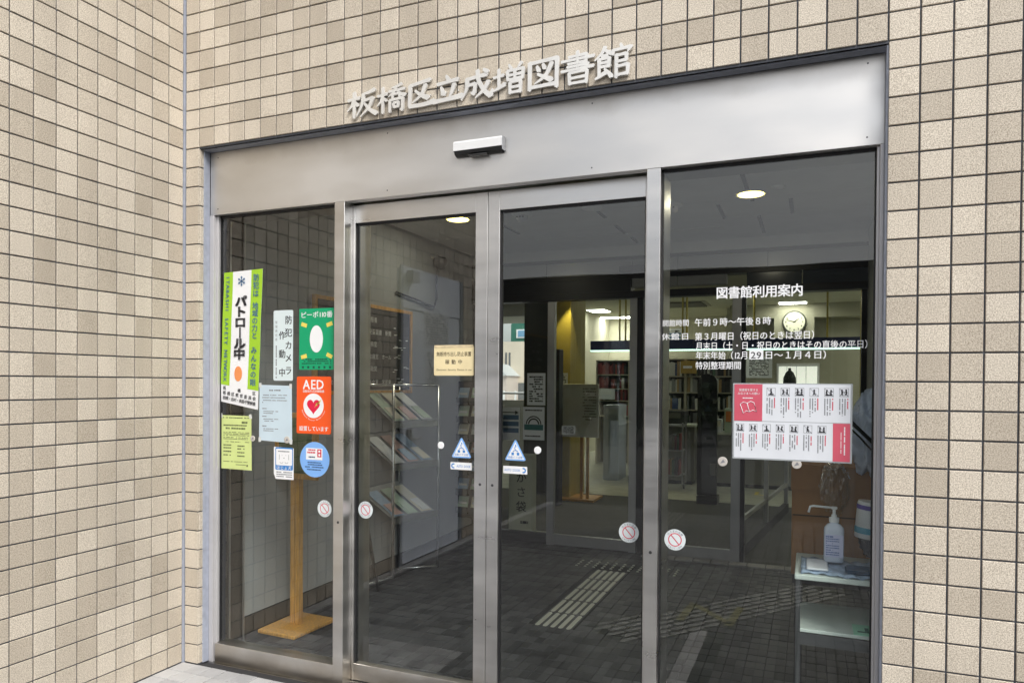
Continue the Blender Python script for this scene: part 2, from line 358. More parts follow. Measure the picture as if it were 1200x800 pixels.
H, V = 'h', 'v'
def hs_(x0, y0, x1, y1): return ([(x0, y0), (x1, y1)], 8.5, 6.2, 10)
def vs_(x0, y0, x1, y1): return ([(x0, y0), (x1, y1)], 11, 8.5, 9)
def sw(*p): return (list(p), 11, 9, 3.2)       # sweep that tapers
def na(*p): return (list(p), 6, 9, 13)         # sweep that swells
def dt(*p): return (list(p), 6, 10, 10)
BRUSH = {
 '板': [hs_(6, 68, 42, 73), vs_(26, 94, 25, 4), sw((25, 66), (18, 48), (4, 30)), dt((28, 58), (38, 46)), sw((90, 95), (72, 87), (50, 84)), sw((55, 84), (50, 46), (34, 8)),
       hs_(56, 60, 84, 65), sw((84, 66), (72, 34), (46, 4)), na((58, 50), (74, 26), (95, 8))],
 '橋': [hs_(3, 66, 36, 71), vs_(21, 94, 20, 4), sw((20, 62), (14, 46), (2, 32)), dt((24, 56), (34, 46)), sw((86, 98), (68, 91), (50, 88)), hs_(42, 76, 95, 80), sw((66, 90), (58, 72), (40, 58)),
       na((72, 76), (82, 64), (97, 57)), vs_(54, 64, 55, 52), hs_(54, 65, 78, 66), vs_(80, 66, 78, 53), vs_(46, 44, 45, 4), hs_(46, 45, 88, 48), vs_(89, 48, 88, 8), sw((88, 6), (80, 9)),
       vs_(59, 34, 60, 17), hs_(59, 34, 74, 35), vs_(75, 35, 74, 18), hs_(60, 19, 75, 20)],
 '区': [hs_(18, 84, 82, 95), ([(84, 98), (76, 90)], 8, 8, 4), sw((68, 80), (54, 48), (26, 24)), na((34, 64), (54, 46), (76, 34)), vs_(18, 84, 15, 14), ([(14, 12), (60, 12), (96, 18)], 10, 7, 13)],
 '立': [dt((46, 98), (54, 82)), hs_(18, 72, 84, 80), na((30, 62), (38, 36)), sw((72, 66), (64, 40), (56, 22)), ([(4, 14), (50, 17), (97, 22)], 11, 7, 13)],
 '成': [hs_(18, 72, 80, 80), sw((20, 74), (18, 40), (2, 6)), hs_(22, 52, 44, 54), vs_(46, 54, 42, 24), sw((42, 22), (32, 26)), ([(52, 98), (56, 62), (74, 26), (92, 6)], 10, 9, 12), sw((93, 6), (98, 28)),
       sw((86, 56), (72, 30), (46, 6)), dt((70, 98), (83, 88))],
 '増': [hs_(4, 62, 34, 67), vs_(20, 88, 20, 28), na((2, 18), (20, 26), (38, 36)), dt((50, 98), (57, 85)), sw((88, 100), (76, 84)), vs_(46, 76, 47, 46), hs_(46, 77, 92, 80), vs_(93, 80, 90, 48), hs_(47, 48, 90, 50),
       hs_(49, 62, 89, 64), vs_(68, 78, 68, 49), vs_(54, 38, 54, 2), hs_(54, 39, 83, 41), vs_(85, 41, 84, 3), hs_(56, 22, 83, 23), hs_(55, 5, 83, 6)],
 '図': [vs_(12, 90, 11, 2), hs_(12, 87, 88, 93), vs_(89, 94, 87, 2), hs_(12, 10, 86, 13), dt((32, 76), (38, 60)), dt((49, 81), (54, 66)), sw((74, 80), (56, 42), (26, 20)), na((34, 50), (54, 38), (73, 26))],
 '書': [vs_(50, 102, 50, 44), hs_(26, 86, 73, 90), vs_(75, 90, 73, 64), hs_(6, 75, 95, 80), hs_(24, 65, 73, 67), hs_(22, 55, 80, 58), hs_(6, 44, 94, 49), vs_(28, 36, 29, 0), hs_(28, 36, 74, 39), vs_(76, 39, 74, 0),
       hs_(30, 19, 74, 21), hs_(29, 3, 74, 4)],
 '館': [sw((30, 100), (20, 80), (2, 62)), na((28, 92), (36, 84), (49, 76)), hs_(20, 72, 36, 74), vs_(14, 64, 14, 12), hs_(14, 63, 39, 65), vs_(41, 65, 40, 38), hs_(15, 51, 39, 52), hs_(15, 39, 39, 40),
       na((4, 4), (18, 12), (34, 22)), na((28, 32), (38, 20), (47, 6)), dt((70, 102), (74, 90)), vs_(52, 86, 50, 72), hs_(52, 84, 94, 88), sw((98, 90), (88, 74)), vs_(60, 70, 59, 0), hs_(60, 67, 84, 69),
       vs_(86, 69, 85, 49), hs_(60, 48, 85, 50), hs_(60, 33, 88, 36), vs_(90, 36, 88, 6), hs_(60, 7, 88, 9)],
}


# ================================================================== SETTING
rnd = random.Random(3)
# ground to the horizon
MB().box(-60, 60, -90, .12, -.30, -.014).build('ground', mat('grey paving far', (.07, .07, .073), .85, noise=.12, nscale=3)) ['kind'] = 'structure'
MB().box(-60, -.21, .12, 90, -.30, -.014).build('side_ground', mat('grey paving far'))['kind'] = 'structure'
MB().box(-.21, 60, 12, 90, -.30, -.014).build('back_ground', mat('grey paving far'))['kind'] = 'structure'
pavement = MB().box(-.02, 5.0, -5.4, .055, -.0138, -.006).build('pavement', mat('dark paving grout', (.03, .03, .032), .9)); pavement['kind'] = 'structure'

def piece_mesh(name, sx, sy, t, b, material):
    """a bevelled slab lying in XY, its top at z=0, centred"""
    mb = MB(); x, y = sx / 2, sy / 2
    vs = [(-x, -y, -t), (x, -y, -t), (x, y, -t), (-x, y, -t), (-x, -y, -b), (x, -y, -b), (x, y, -b), (-x, y, -b),
          (-x + b, -y + b, 0), (x - b, -y + b, 0), (x - b, y - b, 0), (-x + b, y - b, 0)]
    fs = [(0, 1, 5, 4), (1, 2, 6, 5), (2, 3, 7, 6), (3, 0, 4, 7), (4, 5, 9, 8), (5, 6, 10, 9), (6, 7, 11, 10), (7, 4, 8, 11), (8, 9, 10, 11)]
    me = bpy.data.meshes.new(name); me.from_pydata(vs, [], fs); me.materials.append(material); return me

def pave(parent, cells, name, t=.0045):
    """cells: (cx, cy, sx, sy, material); the 300 nearest the camera's view are single objects"""
    cells = sorted(cells, key=lambda c: c[5]); meshes = {}; rest = {}
    for i, (cx, cy, sx, sy, mt, _) in enumerate(cells):
        dz = rnd.uniform(-.0012, .0004)
        if i < 290:
            k = (round(sx, 4), round(sy, 4), mt.name)
            if k not in meshes: meshes[k] = piece_mesh(name, sx, sy, t, .0015, mt)
            o = bpy.data.objects.new(name, meshes[k]); COL.objects.link(o); o.parent = parent; o.location = (cx, cy, dz)
        else: rest.setdefault(mt.name, []).append((cx, cy, sx, sy, dz))
    for mn, L in rest.items():
        v, f = [], []
        for cx, cy, sx, sy, dz in L:
            k = len(v); x, y, b = sx / 2, sy / 2, .0015
            v += [(cx + a * (x), cy + c * (y), dz - b - .003) for a, c in ((-1, -1), (1, -1), (1, 1), (-1, 1))]
            v += [(cx + a * (x - b), cy + c * (y - b), dz) for a, c in ((-1, -1), (1, -1), (1, 1), (-1, 1))]
            f += [(k, k + 1, k + 5, k + 4), (k + 1, k + 2, k + 6, k + 5), (k + 2, k + 3, k + 7, k + 6), (k + 3, k, k + 4, k + 7), (k + 4, k + 5, k + 6, k + 7)]
        me = bpy.data.meshes.new(name + '_field'); me.from_pydata(v, [], f); me.materials.append(MATS[mn])
        o = bpy.data.objects.new(name + '_field', me); COL.objects.link(o); o.parent = parent; o['kind'] = 'stuff'

cells = []
for i in range(0, 40):
    for j in range(0, 54):
        cx, cy = .05 + i * .1, -.05 - j * .1
        if cx > 4.0: continue
        mt = PAVER if cy > -.45 and cx < 1.3 or cx < .1 else PAVER_M
        if 2.37 < cx < 2.47 and -1.45 < cy < -.45: mt = PAVER_W
        if 2.47 < cx < 2.57 and -1.45 < cy < -.45: mt = PAVER_D
        if 1.4 < cx < 2.2 and -.92 < cy < -.38: continue
        far = (cx + -cy * 1.2) if cx < 1.2 and cy > -.7 else 5 + abs(cx - 2) - cy
        cells.append((cx, cy, .0955, .0955, mt, far))
pave(pavement, cells, 'paver')

# warning dots outside the doors
WARN = mat('dark grey tactile paving', (.13, .13, .135), .7, noise=.12, nscale=20)
t = thing('warning_paving', 'square of raised tactile dots set in the paving before the sliding doors', 'tactile paving', (1.8, -.65, 0))
box('paving_slab', 1.401, 2.199, -.919, -.381, -.0055, .0008, WARN, t, .001)
mb = MB()
for i in range(13):
    for j in range(9): mb.lathe((1.435 + i * .0605, -.89 + j * .0605, 0), [(.0115, .0006), (.0105, .004), (.007, .0055)], 10)
mb.build('dots', WARN, t)['kind'] = 'stuff'

# diagonal guide path of dark bars crossing the pavement
GUIDE = mat('worn dark guide bars', (.45, .45, .43), .45, noise=.15, nscale=30)
def bars(name, label, x, y, ang, n, rows_, L, pitch, material, slab, w=.028, gap=.02, par=0, zt=.0055, brick=False):
    t = thing(name, label, 'tactile paving', (x, y, 0)); t.rotation_euler = (0, 0, 0)
    M = Matrix.Translation((x, y, 0)) @ Matrix.Rotation(ang, 4, 'Z')
    W = n * pitch
    MB().box(-W / 2, W / 2, 0, rows_ * (L + gap), .0006, .0022, 0, M=M).build('paving_slab', slab, t)
    for r in range(rows_):
        for k in range(n):
            x0 = -W / 2 + pitch * (k + .5); y0 = r * (L + gap) + gap / 2 + (L / 2 if brick and k % 2 else 0)
            if brick and k % 2 and r == rows_ - 1: continue
            p = [(x0 + sx * (w / 2) * q, y0 + yy) for sx, yy, q in ((-1, .012, 1), (-1, L - .012, 1), (-.5, L, 1), (.5, L, 1), (1, L - .012, 1), (1, .012, 1), (.5, 0, 1), (-.5, 0, 1))]
            vs = [M @ Vector((a, b, .0018)) for a, b in p]
            cx, cy = x0, y0 + L / 2
            vs += [M @ Vector((cx + (a - cx) * .72, cy + (b - cy) * .95, zt)) for a, b in p]
            m2 = MB(); nn = len(p)
            m2.add(vs, [(i, (i + 1) % nn, (i + 1) % nn + nn, i + nn) for i in range(nn)] + [tuple(range(nn, 2 * nn))])
            m2.build('bar', material, t)
    return t
bars('guide_paving', 'diagonal guide strip of dark raised bars crossing the outside pavement', 1.93, -.98, math.atan2(-1.07, .79) - math.pi / 2, 6, 15, .13, .06, GUIDE, mat('dark guide slab', (.012, .012, .013), .7), w=.034, gap=.01, brick=True)
ty = mat('worn yellow floor tape', (.42, .40, .20), .7, noise=.3, nscale=25)
t = thing('tape_marking', 'worn yellow tape zigzag stuck across the outside guide strip', 'tape mark', (2.45, -1.7, 0))
for (a, b) in (((2.31, -1.50), (2.34, -1.9)), ((2.34, -1.88), (2.61, -1.56)), ((2.60, -1.52), (2.64, -1.93))):
    d = (Vector(b) - Vector(a)).normalized(); nn = Vector((-d.y, d.x)) * .024
    q = [Vector(a) - nn, Vector(a) + nn, Vector(b) + nn, Vector(b) - nn]
    MB().add([(p.x, p.y, .0062) for p in q] + [(p.x, p.y, .0072) for p in q], [(0, 1, 2, 3), (4, 5, 6, 7), (0, 1, 5, 4), (1, 2, 6, 5), (2, 3, 7, 6), (3, 0, 4, 7)]).build('tape_strip', ty, t)

# ================================================================== TILED WALLS
def tile_mesh(name, w=.0935, h=.0935, t=.010, b=.0015):
    me = piece_mesh(name, w, h, t, b, TILE); return me

def tiled_wall(name, label, loc, plane, cells, loose):
    root = thing(name, label, 'wall', loc)
    me = tile_mesh('tile')
    me.transform(Matrix.Rotation(R(90), 4, 'X') if plane == 'Y' else Matrix.Rotation(R(90), 4, 'Y'))
    narrow = {}
    for (a, z, w_, h_) in cells:
        k = (w_, h_)
        if k not in narrow:
            q = me.copy(); q.transform(Matrix.Diagonal((w_ / .0935 if plane == 'Y' else 1, 1 if plane == 'Y' else w_ / .0935, h_ / .0935, 1))); narrow[k] = q
        o = bpy.data.objects.new('tile', narrow[k]); COL.objects.link(o); o.parent = root
        j = rnd.uniform(-.0007, .0007)
        p = Vector((a, j, z)) if plane == 'Y' else Vector((j, a, z))
        o.location = p - Vector(loc)
        o.rotation_euler = (rnd.uniform(-.004, .004), rnd.uniform(-.002, .002), rnd.uniform(-.004, .004))
    v, f = [], []
    src = [x.co.copy() for x in me.vertices]; pf = [tuple(p.vertices) for p in me.polygons]
    for (a, z, w_, h_) in loose:
        k = len(v); j = rnd.uniform(-.0007, .0007)
        for c in src:
            if plane == 'Y': v.append((a + c.x * w_ / .0935 - loc[0], c.y + j - loc[1], z + c.z * h_ / .0935 - loc[2]))
            else: v.append((c.x + j - loc[0], a + c.y * w_ / .0935 - loc[1], z + c.z * h_ / .0935 - loc[2]))
        f += [tuple(i + k for i in p) for p in pf]
    if v:
        m2 = bpy.data.meshes.new('tile_field'); m2.from_pydata(v, [], f); m2.materials.append(TILE)
        o = bpy.data.objects.new('tile_field', m2); COL.objects.link(o); o.parent = root; o['kind'] = 'stuff'
    return root

# facade: opening X .1 .. 3.3, Z 0 .. 2.7
inview, outview = [], []
for i in range(0, 46):
    for k in range(-12, 27):
        x0 = i * .1; zt = 2.7 - k * .1      # top of the tile row
        if k >= 0 and .1 <= x0 < 3.25: continue
        x, z = x0 + .05, zt - .05; wd = .0935
        if i == 0: x, wd = .0535, .0865
        # what the photograph shows
        s = 849 / (((x - 3.06) * math.sin(yaw) + 2.874 * math.cos(yaw)))
        ypx = 456 - (z - 1.486) * s; xpx = 600 + s * ((x - 3.06) * math.cos(yaw) - 2.874 * math.sin(yaw))
        (inview if (-15 < ypx < 815 and xpx < 1215) else outview).append((x, z, wd, .0935))
inview.sort(key=lambda c: -c[0] if c[1] < 2.7 and c[0] > 3 else c[1] * .3 - c[0] * .1)
facade = tiled_wall('facade_wall', 'beige granite tiled front wall around the glazed entrance', (0, 0, 0), 'Y', inview[:298], inview[298:] + outview)
wallcore = MB()
wallcore.box(-.2, .094, .007, .105, -.02, 2.694).box(3.306, 6.5, .007, .13, -.02, 2.694).box(-.2, 6.5, .007, .13, 2.694, 6)
wallcore.build('wall_core', GROUT, facade)
# reveal tiles round the opening (tile thickness and returned edge)
v = MB()
for k in range(27): v.box(.0935, .1005, .0095, .032, 2.6 - k * .1 + .003, 2.7 - k * .1 - .003, .0012)
v.build('reveal_tile', TILE, facade)['kind'] = 'stuff'
v = MB()
for i in range(1, 33): v.box(i * .1 + .003, i * .1 + .097, .0095, .022, 2.694, 2.7035, .001)
v.build('soffit_tile', TILE, facade)['kind'] = 'stuff'
MB().box(.094, .106, .032, .0688, 0, 2.70).box(.106, 3.306, .022, .0688, 2.690, 2.7015).box(3.2965, 3.3065, .010, .0688, 0, 2.69).build('sealant', SEAL, facade)

inview, outview = [], []
for m_ in range(0, 35):
    yc = -.05 - m_ * .1
    if -2.97 < yc < -1.83 :
        doorc = True
    else: doorc = False
    for k in range(-12, 27):
        zt = 2.7 - k * .1; z = zt - .05
        if doorc and z < 2.43: continue
        wd = .0935; y = yc
        if m_ == 0: y, wd = -.0535, .0865
        fw = (0 - 3.06) * math.sin(yaw) + (y + 2.874) * math.cos(yaw)
        s = 849 / max(fw, .1); ypx = 456 - (z - 1.486) * s
        (inview if (m_ < 10 and -12 < ypx < 812) else outview).append((y, z, wd, .0935))
inview.sort(key=lambda c: c[0])
inview = inview[::-1]
side = tiled_wall('side_wall', 'beige tiled return wall running towards the viewer left of the entrance', (0, 0, 0), 'X', inview[:298], inview[298:] + outview)
MB().box(-.2, -.007, -1.84, -.001, -.02, 6).box(-.2, -.007, -3.5, -2.96, -.02, 6).box(-.2, -.007, -2.96, -1.84, 2.435, 6).build('wall_core', GROUT, side)
MB().box(-.0068, .0035, -.0072, .0065, -.012, 6).build('sealant', SEAL, side)

# steel service door in the side wall, seen only as a reflection in the glass
DOORP = mat('pale grey blue door paint', (.80, .86, .97), .45, noise=.03, nscale=3)
t = thing('service_door', 'pale blue grey steel door in the side wall, reflected in the sliding door glass', 'door', (0, -2.4, 0))
box('door_frame', -.05, .012, -2.96, -2.92, 0, 2.434, mat('door frame grey', (.30, .32, .36), .5), t, .002)
box('door_frame', -.05, .012, -1.88, -1.84, 0, 2.434, mat('door frame grey'), t, .002)
box('door_leaf', -.05, 0.0, -2.9195, -1.8805, 0.005, 2.08, DOORP, t, .002)
box('transom_panel', -.05, 0.002, -2.9195, -1.8805, 2.09, 2.43, DOORP, t, .002)
mb = MB().box(0, .03, -2.0, -1.97, .95, 1.1, .003).tube([(.045, -2.0, 1.02), (.045, -2.12, 1.02)], .011); mb.build('handle', STEEL, t)
t = thing('door_control_box', 'small grey box fixed at the top corner of the reflected service door', 'box', (.0, -2.0, 2.35)); box('housing', .013, .075, -2.03, -1.92, 2.30, 2.395, ALU, t, .003)
def wall_notice(name, label, y0, y1, z0, z1, kind):
    t = thing(name, label, 'notice', (.001, (y0 + y1) / 2, z0)); box('sheet', .0005, .0015, y0, y1, z0, z1, PAPER, t)
    mb = MB(); r2 = random.Random(5)
    # printed face toward +X: reading direction runs along -Y
    n = 16
    for i in range(n):
        z = z1 - (i + 1) * (z1 - z0) / (n + 2)
        p = y0 + .03
        while p < y1 - .04:
            e = p + r2.uniform(.01, .05)
            if r2.random() < .8 and not (kind == 'x' and 3 < i < 12): mb.box(.0017, .0019, p, min(e, y1 - .03), z - .006, z + .006)
            p = e + .006
    if kind == 'x':
        for s in (-1, 1): mb.tube([(.0018, (y0 + y1) / 2 - s * .06, z0 + .09), (.0018, (y0 + y1) / 2 + s * .06, z1 - .09)], .006)
    mb.build('print', PRINT_GY, t)
wall_notice('door_notice', 'white printed sheet high on the reflected service door', -2.70, -2.24, 1.78, 2.16, 'a')
wall_notice('door_notice', 'lower notice with a crossed out picture on the reflected service door', -2.52, -2.26, 1.42, 1.75, 'x')

# ================================================================== ENTRANCE FRAME
YF, ZH = .07, 2.361
fr = thing('entrance_frame', 'stainless steel entrance frame with tall header and two fixed glass panes', 'door frame', (1.7, YF, 0))
box('header_panel', .1085, 3.297, YF, .118, ZH, 2.6895, STEEL_H, fr, .0015)
box('header_soffit', .1085, 3.297, .119, .30, ZH + .004, 2.6895, STEEL_D, fr)
MB().box(.106, .134, .069, .125, -.006, ZH - .0005, .001).box(.134, .146, .088, .125, -.006, ZH - .0005, .001).build('jamb', TRIM, fr)
MB().box(3.284, 3.2965, .069, .125, -.006, ZH - .0005, .001).box(3.275, 3.284, .088, .125, -.006, ZH - .0005, .001).build('jamb', TRIM, fr)
box('jamb_return', 3.2975, 3.2985, .0685, .10, ZH, 2.6895, STEEL, fr)
box('mullion', .901, .959, .0695, .30, -.006, ZH - .0005, STEEL, fr, .0015)
box('mullion', 2.4335, 2.489, .0695, .30, -.006, ZH - .0005, STEEL, fr, .0015)
def fixed(x0, x1):
    box('bottom_rail', x0, x1, YF + .001, .155, -.006, .0965, STEEL, fr, .0015)
    box('pane', x0 + .004, x1 - .004, .11, .118, .090, ZH + .002, GLASS, fr)
    MB().box(x0, x0 + .005, .103, .125, .0968, ZH - .001).box(x1 - .005, x1, .103, .125, .0968, ZH - .001).box(x0, x1, .103, .125, ZH - .012, ZH - .0008).build('gasket', RUBBER, fr)
fixed(.1465, .9005); fixed(2.4895, 3.2745)
def slide(x0, x1, lab, stl, str_):
    t = thing('sliding_door', lab, 'sliding door', ((x0 + x1) / 2, .14, 0))
    g0, g1 = x0 + stl, x1 - str_
    box('stile', x0, g0, .14, .185, .008, 2.3555, STEEL, t, .0015); box('stile', g1, x1, .14, .185, .008, 2.3555, STEEL, t, .0015)
    box('top_rail', g0 + .0004, g1 - .0004, .141, .184, 2.268, 2.355, STEEL, t, .001)
    box('bottom_rail', g0 + .0004, g1 - .0004, .141, .184, .010, .0915, STEEL, t, .001)
    box('pane', g0 - .004, g1 + .004, .160, .168, .086, 2.272, GLASS, t)
    MB().box(g0, g0 + .006, .152, .176, .092, 2.2675).box(g1 - .006, g1, .152, .176, .092, 2.2675).box(g0, g1, .152, .176, 2.259, 2.2675).build('gasket', RUBBER, t)
slide(.9595, 1.6905, 'left stainless sliding door leaf with yellow security notice on its glass', .013, .061)
slide(1.693, 2.433, 'right stainless sliding door leaf with warning triangle beside the meeting stile', .057, .018)
box('door_track', .96, 2.4325, .125, .20, -.006, .006, STEEL_D, fr)
t = thing('threshold', 'steel threshold strip along the entrance floor', 'threshold', (1.7, .11, 0)); box('threshold_strip', .106, 3.2965, .056, .30, -.0135, -.0065, STEEL_D, t)

# locks, screws and guides on the frame
DARKP = mat('dark lock metal', (.10, .10, .105), .35, .8)
for x, z in ((.930, .80), (1.660, 1.02), (1.722, 1.02), (2.461, .80)):
    yy_ = .0695 if x in (.930, 2.461) else .1400
    MB().lathe((x, yy_ - .0018, z), [(.0055, 0), (.0065, .0006), (.0065, .0017)], 14, 'Y').build('lock', DARKP, fr)
for x in (.16, 1.2, 2.2, 3.24):
    for z in (ZH + .03, 2.66): MB().lathe((x, YF - .0008, z), [(.0028, 0), (.0034, .0007)], 10, 'Y').build('screw', DARKP, fr)
# door sensor
t = thing('door_sensor', 'white and black automatic door sensor on the steel header', 'door sensor', (1.685, .06, 2.53))
mb = MB(); pr = [(.0, 2.568), (-.028, 2.566), (-.036, 2.556), (-.036, 2.522), (-.006, 2.512), (0, 2.512)]
x0, x1 = 1.566, 1.803
vs = [(x, YF - .001 + y, z) for x in (x0, x1) for y, z in pr]; n = len(pr)
mb.add(vs, [tuple(range(n)), tuple(range(n, 2 * n))] + [(i, (i + 1) % n, (i + 1) % n + n, i + n) for i in range(n)]); mb.build('housing', WHITE, t)
mb = MB(); pr = [(-.001, 2.511), (-.0355, 2.5205), (-.029, 2.508), (-.014, 2.501), (-.001, 2.499)]; n = len(pr)
vs = [(x, YF - .001 + y, z) for x in (x0 + .004, x1 - .004) for y, z in pr]
mb.add(vs, [tuple(range(n)), tuple(range(n, 2 * n))] + [(i, (i + 1) % n, (i + 1) % n + n, i + n) for i in range(n)]); mb.build('sensor_window', BLACK, t)
MB().box(1.64, 1.73, .034, .06, 2.494, 2.500, .001).build('lens', mat('dark lens', (.03, .03, .03), .1), t)
MB().box(x1 + .0002, x1 + .004, .036, .069, 2.504, 2.566, .001).build('end_cap', mat('grey plastic', (.35, .36, .38), .5), t)

# raised brush lettering
t = thing('library_sign', 'raised white brush style characters 板橋区立成増図書館 above the doors', 'sign', (1.72, 0, 2.70))
cx_ = [1.131, 1.290, 1.440, 1.578, 1.722, 1.873, 2.029, 2.178, 2.327]
for c, x in zip('板橋区立成増図書館', cx_):
    mb = MB(); S = .148 if c not in '図書館' else .150
    for i, (pts, a, b2, c2) in enumerate(BRUSH[c]):
        P_ = [(x - .018 + (q[0] / 100 - .5) * S * (1.18 if c == '板' else 1.05), 2.716 + q[1] / 100 * S * .87) for q in pts]
        k = S / 94 * .84 * {'橋': 1.12, '増': 1.12, '書': 1.06, '館': 1.14, '図': 1.4, '板': 1.36}.get(c, 1.46)
        mb.prism([(p.x, p.y) for p in ribbon(P_, a * k, b2 * k, c2 * k)], -.015 - i * .00016, -.006)
    mb.box(x - .03, x - .025, -.008, -.0002, 2.77, 2.775); mb.box(x + .03, x + .035, -.008, -.0002, 2.77, 2.775)
    mb.build('character', LETTER, t)
# ================================================================== STICKERS ON THE GLASS
GL, GD = .1098, .1598       # outer faces of fixed and sliding glass
def sticker(name, label, cat, poly, y, material, parts=(), group=None, th=.0006):
    xs = [p[0] for p in poly]; zs = [p[1] for p in poly]
    t = thing(name, label, cat, (sum(xs) / len(xs), y, min(zs)), group)
    MB().prism(poly, y - th, y).build('sheet', material, t)
    return t
def pr(mbs, t, name='lettering'):
    for mt, mb in mbs:
        if mb.v: mb.build(name, mt, t, fix=False)['kind'] = 'stuff'
LIFT = .0009

# long patrol banner (slightly twisted, hung on clear hooks)
y = GL - .004
t = thing('patrol_banner', 'tall lime and white vertical banner reading パトロール中 taped inside frame at left', 'banner', (.29, y, 1.34))
def bz(u, v_): # u 0..1 across, v 0..1 down
    xl = .170 + (.146 - .170) * v_; xr = .428 + (.400 - .428) * v_
    zt = 2.060 + .009 * u; zb = 1.378 - .041 * u
    return (xl + (xr - xl) * u, zt + (zb - zt) * v_)
def strip(u0, u1, v0, v1, n, dy, mt, nm):
    mb = MB(); L = [bz(u0, v0 + (v1 - v0) * i / n) for i in range(n + 1)]; Q = [bz(u1, v0 + (v1 - v0) * i / n) for i in range(n + 1)]
    wv = lambda i: .0012 * math.sin((v0 + (v1 - v0) * i / n) * 13)
    vs = [(p[0], y - dy + wv(i), p[1]) for i, p in enumerate(L)] + [(p[0], y - dy + wv(i), p[1]) for i, p in enumerate(Q)]
    vs += [(a, b + .0005, c) for a, b, c in vs]; N = n + 1; f = []
    for i in range(n): f += [(i, i + N, i + N + 1, i + 1), (i + 2 * N, i + 1 + 2 * N, i + N + 1 + 2 * N, i + N + 2 * N)]
    mb.add(vs, f).build(nm, mt, t)
strip(0, 1, 0, 1, 12, 0, PRINT_W, 'sheet'); strip(0, .235, 0, .865, 12, .0008, LIME, 'green_stripe'); strip(.715, 1, 0, .865, 12, .0008, LIME, 'green_stripe')
K, N_ = MB(), MB()
s = 'パトロール中'; v0, v1 = .185, .655
for i, c in enumerate(s):
    vv = v0 + (v1 - v0) * (i + .5) / 6; p = bz(.475, vv)
    ob = MB(); put(ob, c, p[0], p[1], .062, y - .0030, .052, 1.30 if c != 'ー' else 1.0, -math.pi / 2 if c == 'ー' else 0); ob.build('character', PRINT_K, t, fix=False)
s = 'ITABASHI SAFETY NETWORK'
v0, v1 = .022, .845
for i, c in enumerate(s):
    if c == ' ': continue
    vv = v0 + (v1 - v0) * (i + .5) / len(s); p = bz(.118, vv); put(N_, c, p[0], p[1], .031, y - .0030, .012, 1.1, -math.pi / 2)
for s, v0, v1 in (('防犯は', .03, .20), ('地域の力と', .235, .50), ('みんなの眼', .55, .84)):
    for i, c in enumerate(s):
        vv = v0 + (v1 - v0) * (i + .5) / len(s); p = bz(.852, vv); put(N_, c, p[0], p[1], .040, y - .0030, .016)
for s, vv, h, n0, n1 in (('板橋区', .888, .022, .11, .89), ('板橋区教育委員会', .925, .022, .11, .9), ('板橋・志村・高島平警察署', .963, .021, .11, .9)):
    for i, c in enumerate(s):
        p = bz(n0 + (n1 - n0) * (i / (len(s) - 1)), vv); put(K, c, p[0], p[1], h, y - .0022, .012)
p = bz(.47, .075)
for a in range(6):
    an = a * math.pi / 3 + math.pi / 2; q = (p[0] + .026 * math.cos(an), p[1] + .026 * math.sin(an)); d = Vector((math.cos(an), math.sin(an))); nn = Vector((-d.y, d.x)) * .0022
    N_.add([(p[0] + nn.x, y - .0022, p[1] + nn.y), (p[0] - nn.x, y - .0022, p[1] - nn.y), (q[0] - nn.x, y - .0022, q[1] - nn.y), (q[0] + nn.x, y - .0022, q[1] + nn.y)], [(0, 1, 2, 3)])
    c2 = disc_poly(p[0] + .019 * math.cos(an), p[1] + .019 * math.sin(an), .0055, 10); N_.add([(a1, y - .0023, b1) for a1, b1 in c2], [tuple(range(10))])
pr([(PRINT_K, K)], t); pr([(mat('slate blue print', (.05, .14, .28), .5), N_)], t)
# the printed mascot is left out: a plain orange patch of its colour stands there
q = bz(.46, .765); MB().prism(disc_poly(q[0], q[1], .026, 20, .040), y - .0024, y - .0016).build('orange_patch', PRINT_OR, t)
for u, v_ in ((.0, .0), (1, 0), (0, 1), (1, 1)):
    p = bz(u, v_); MB().lathe((p[0], .1085, p[1]), [(.010, -.004), (.009, -.001), (.003, 0)], 14, 'Y').build('suction_hook', GLASS2, t)

# yellow-green notice
t = sticker('leaflet', 'yellow green printed leaflet below the patrol banner', 'leaflet', [(.141, 1.021), (.357, 1.019), (.353, 1.303), (.143, 1.305)], GL, PAPERY)
K = MB(); r2 = random.Random(1); yy = GL - LIFT
lines(K, .155, .34, 1.292, .006, yy, r2, fill=.6); lines(K, .25, .33, 1.268, .012, yy, r2, fill=.5); lines(K, .165, .325, 1.252, .008, yy, r2); lines(K, .18, .315, 1.236, .010, yy, r2)
for i, z in enumerate((1.215, 1.207, 1.199, 1.188, 1.180, 1.165)): lines(K, .165, .34, z, .0042, yy, r2, fill=.75)
for z in (1.147, 1.132, 1.113, 1.094): lines(K, .165, .22, z, .0075, yy, r2); lines(K, .26, .31, z - .003, .0075, yy, r2)
lines(K, .165, .33, 1.06, .004, yy, r2); lines(K, .25, .32, 1.045, .004, yy, r2); K.box(.322, .332, yy, yy + .0001, 1.037, 1.047)
pr([(mat('olive print', (.12, .15, .06), .6), K)], t)

# security camera sticker
t = sticker('camera_notice', 'pale vertical sticker reading 防犯カメラ作動中', 'sticker', rrect(.497, .621, 1.490, 1.850, .008), GL, mat('pale ice vinyl', (.68, .78, .80), .4))
K, G_ = MB(), MB()
column(K, '防犯カメラ', .593, 1.832, 1.510, .046, GL - LIFT, .014); 
for c, z in zip('作動中', (1.722, 1.627, 1.532)): put(K, c, .553, z, .045, GL - LIFT, .014)
column(G_, '管理責任者', .515, 1.80, 1.69, .016, GL - LIFT, 0); vlines(G_, .515, 1.67, 1.50, .008, GL - LIFT, r2)
pr([(PRINT_K, K), (PRINT_GY, G_)], t)

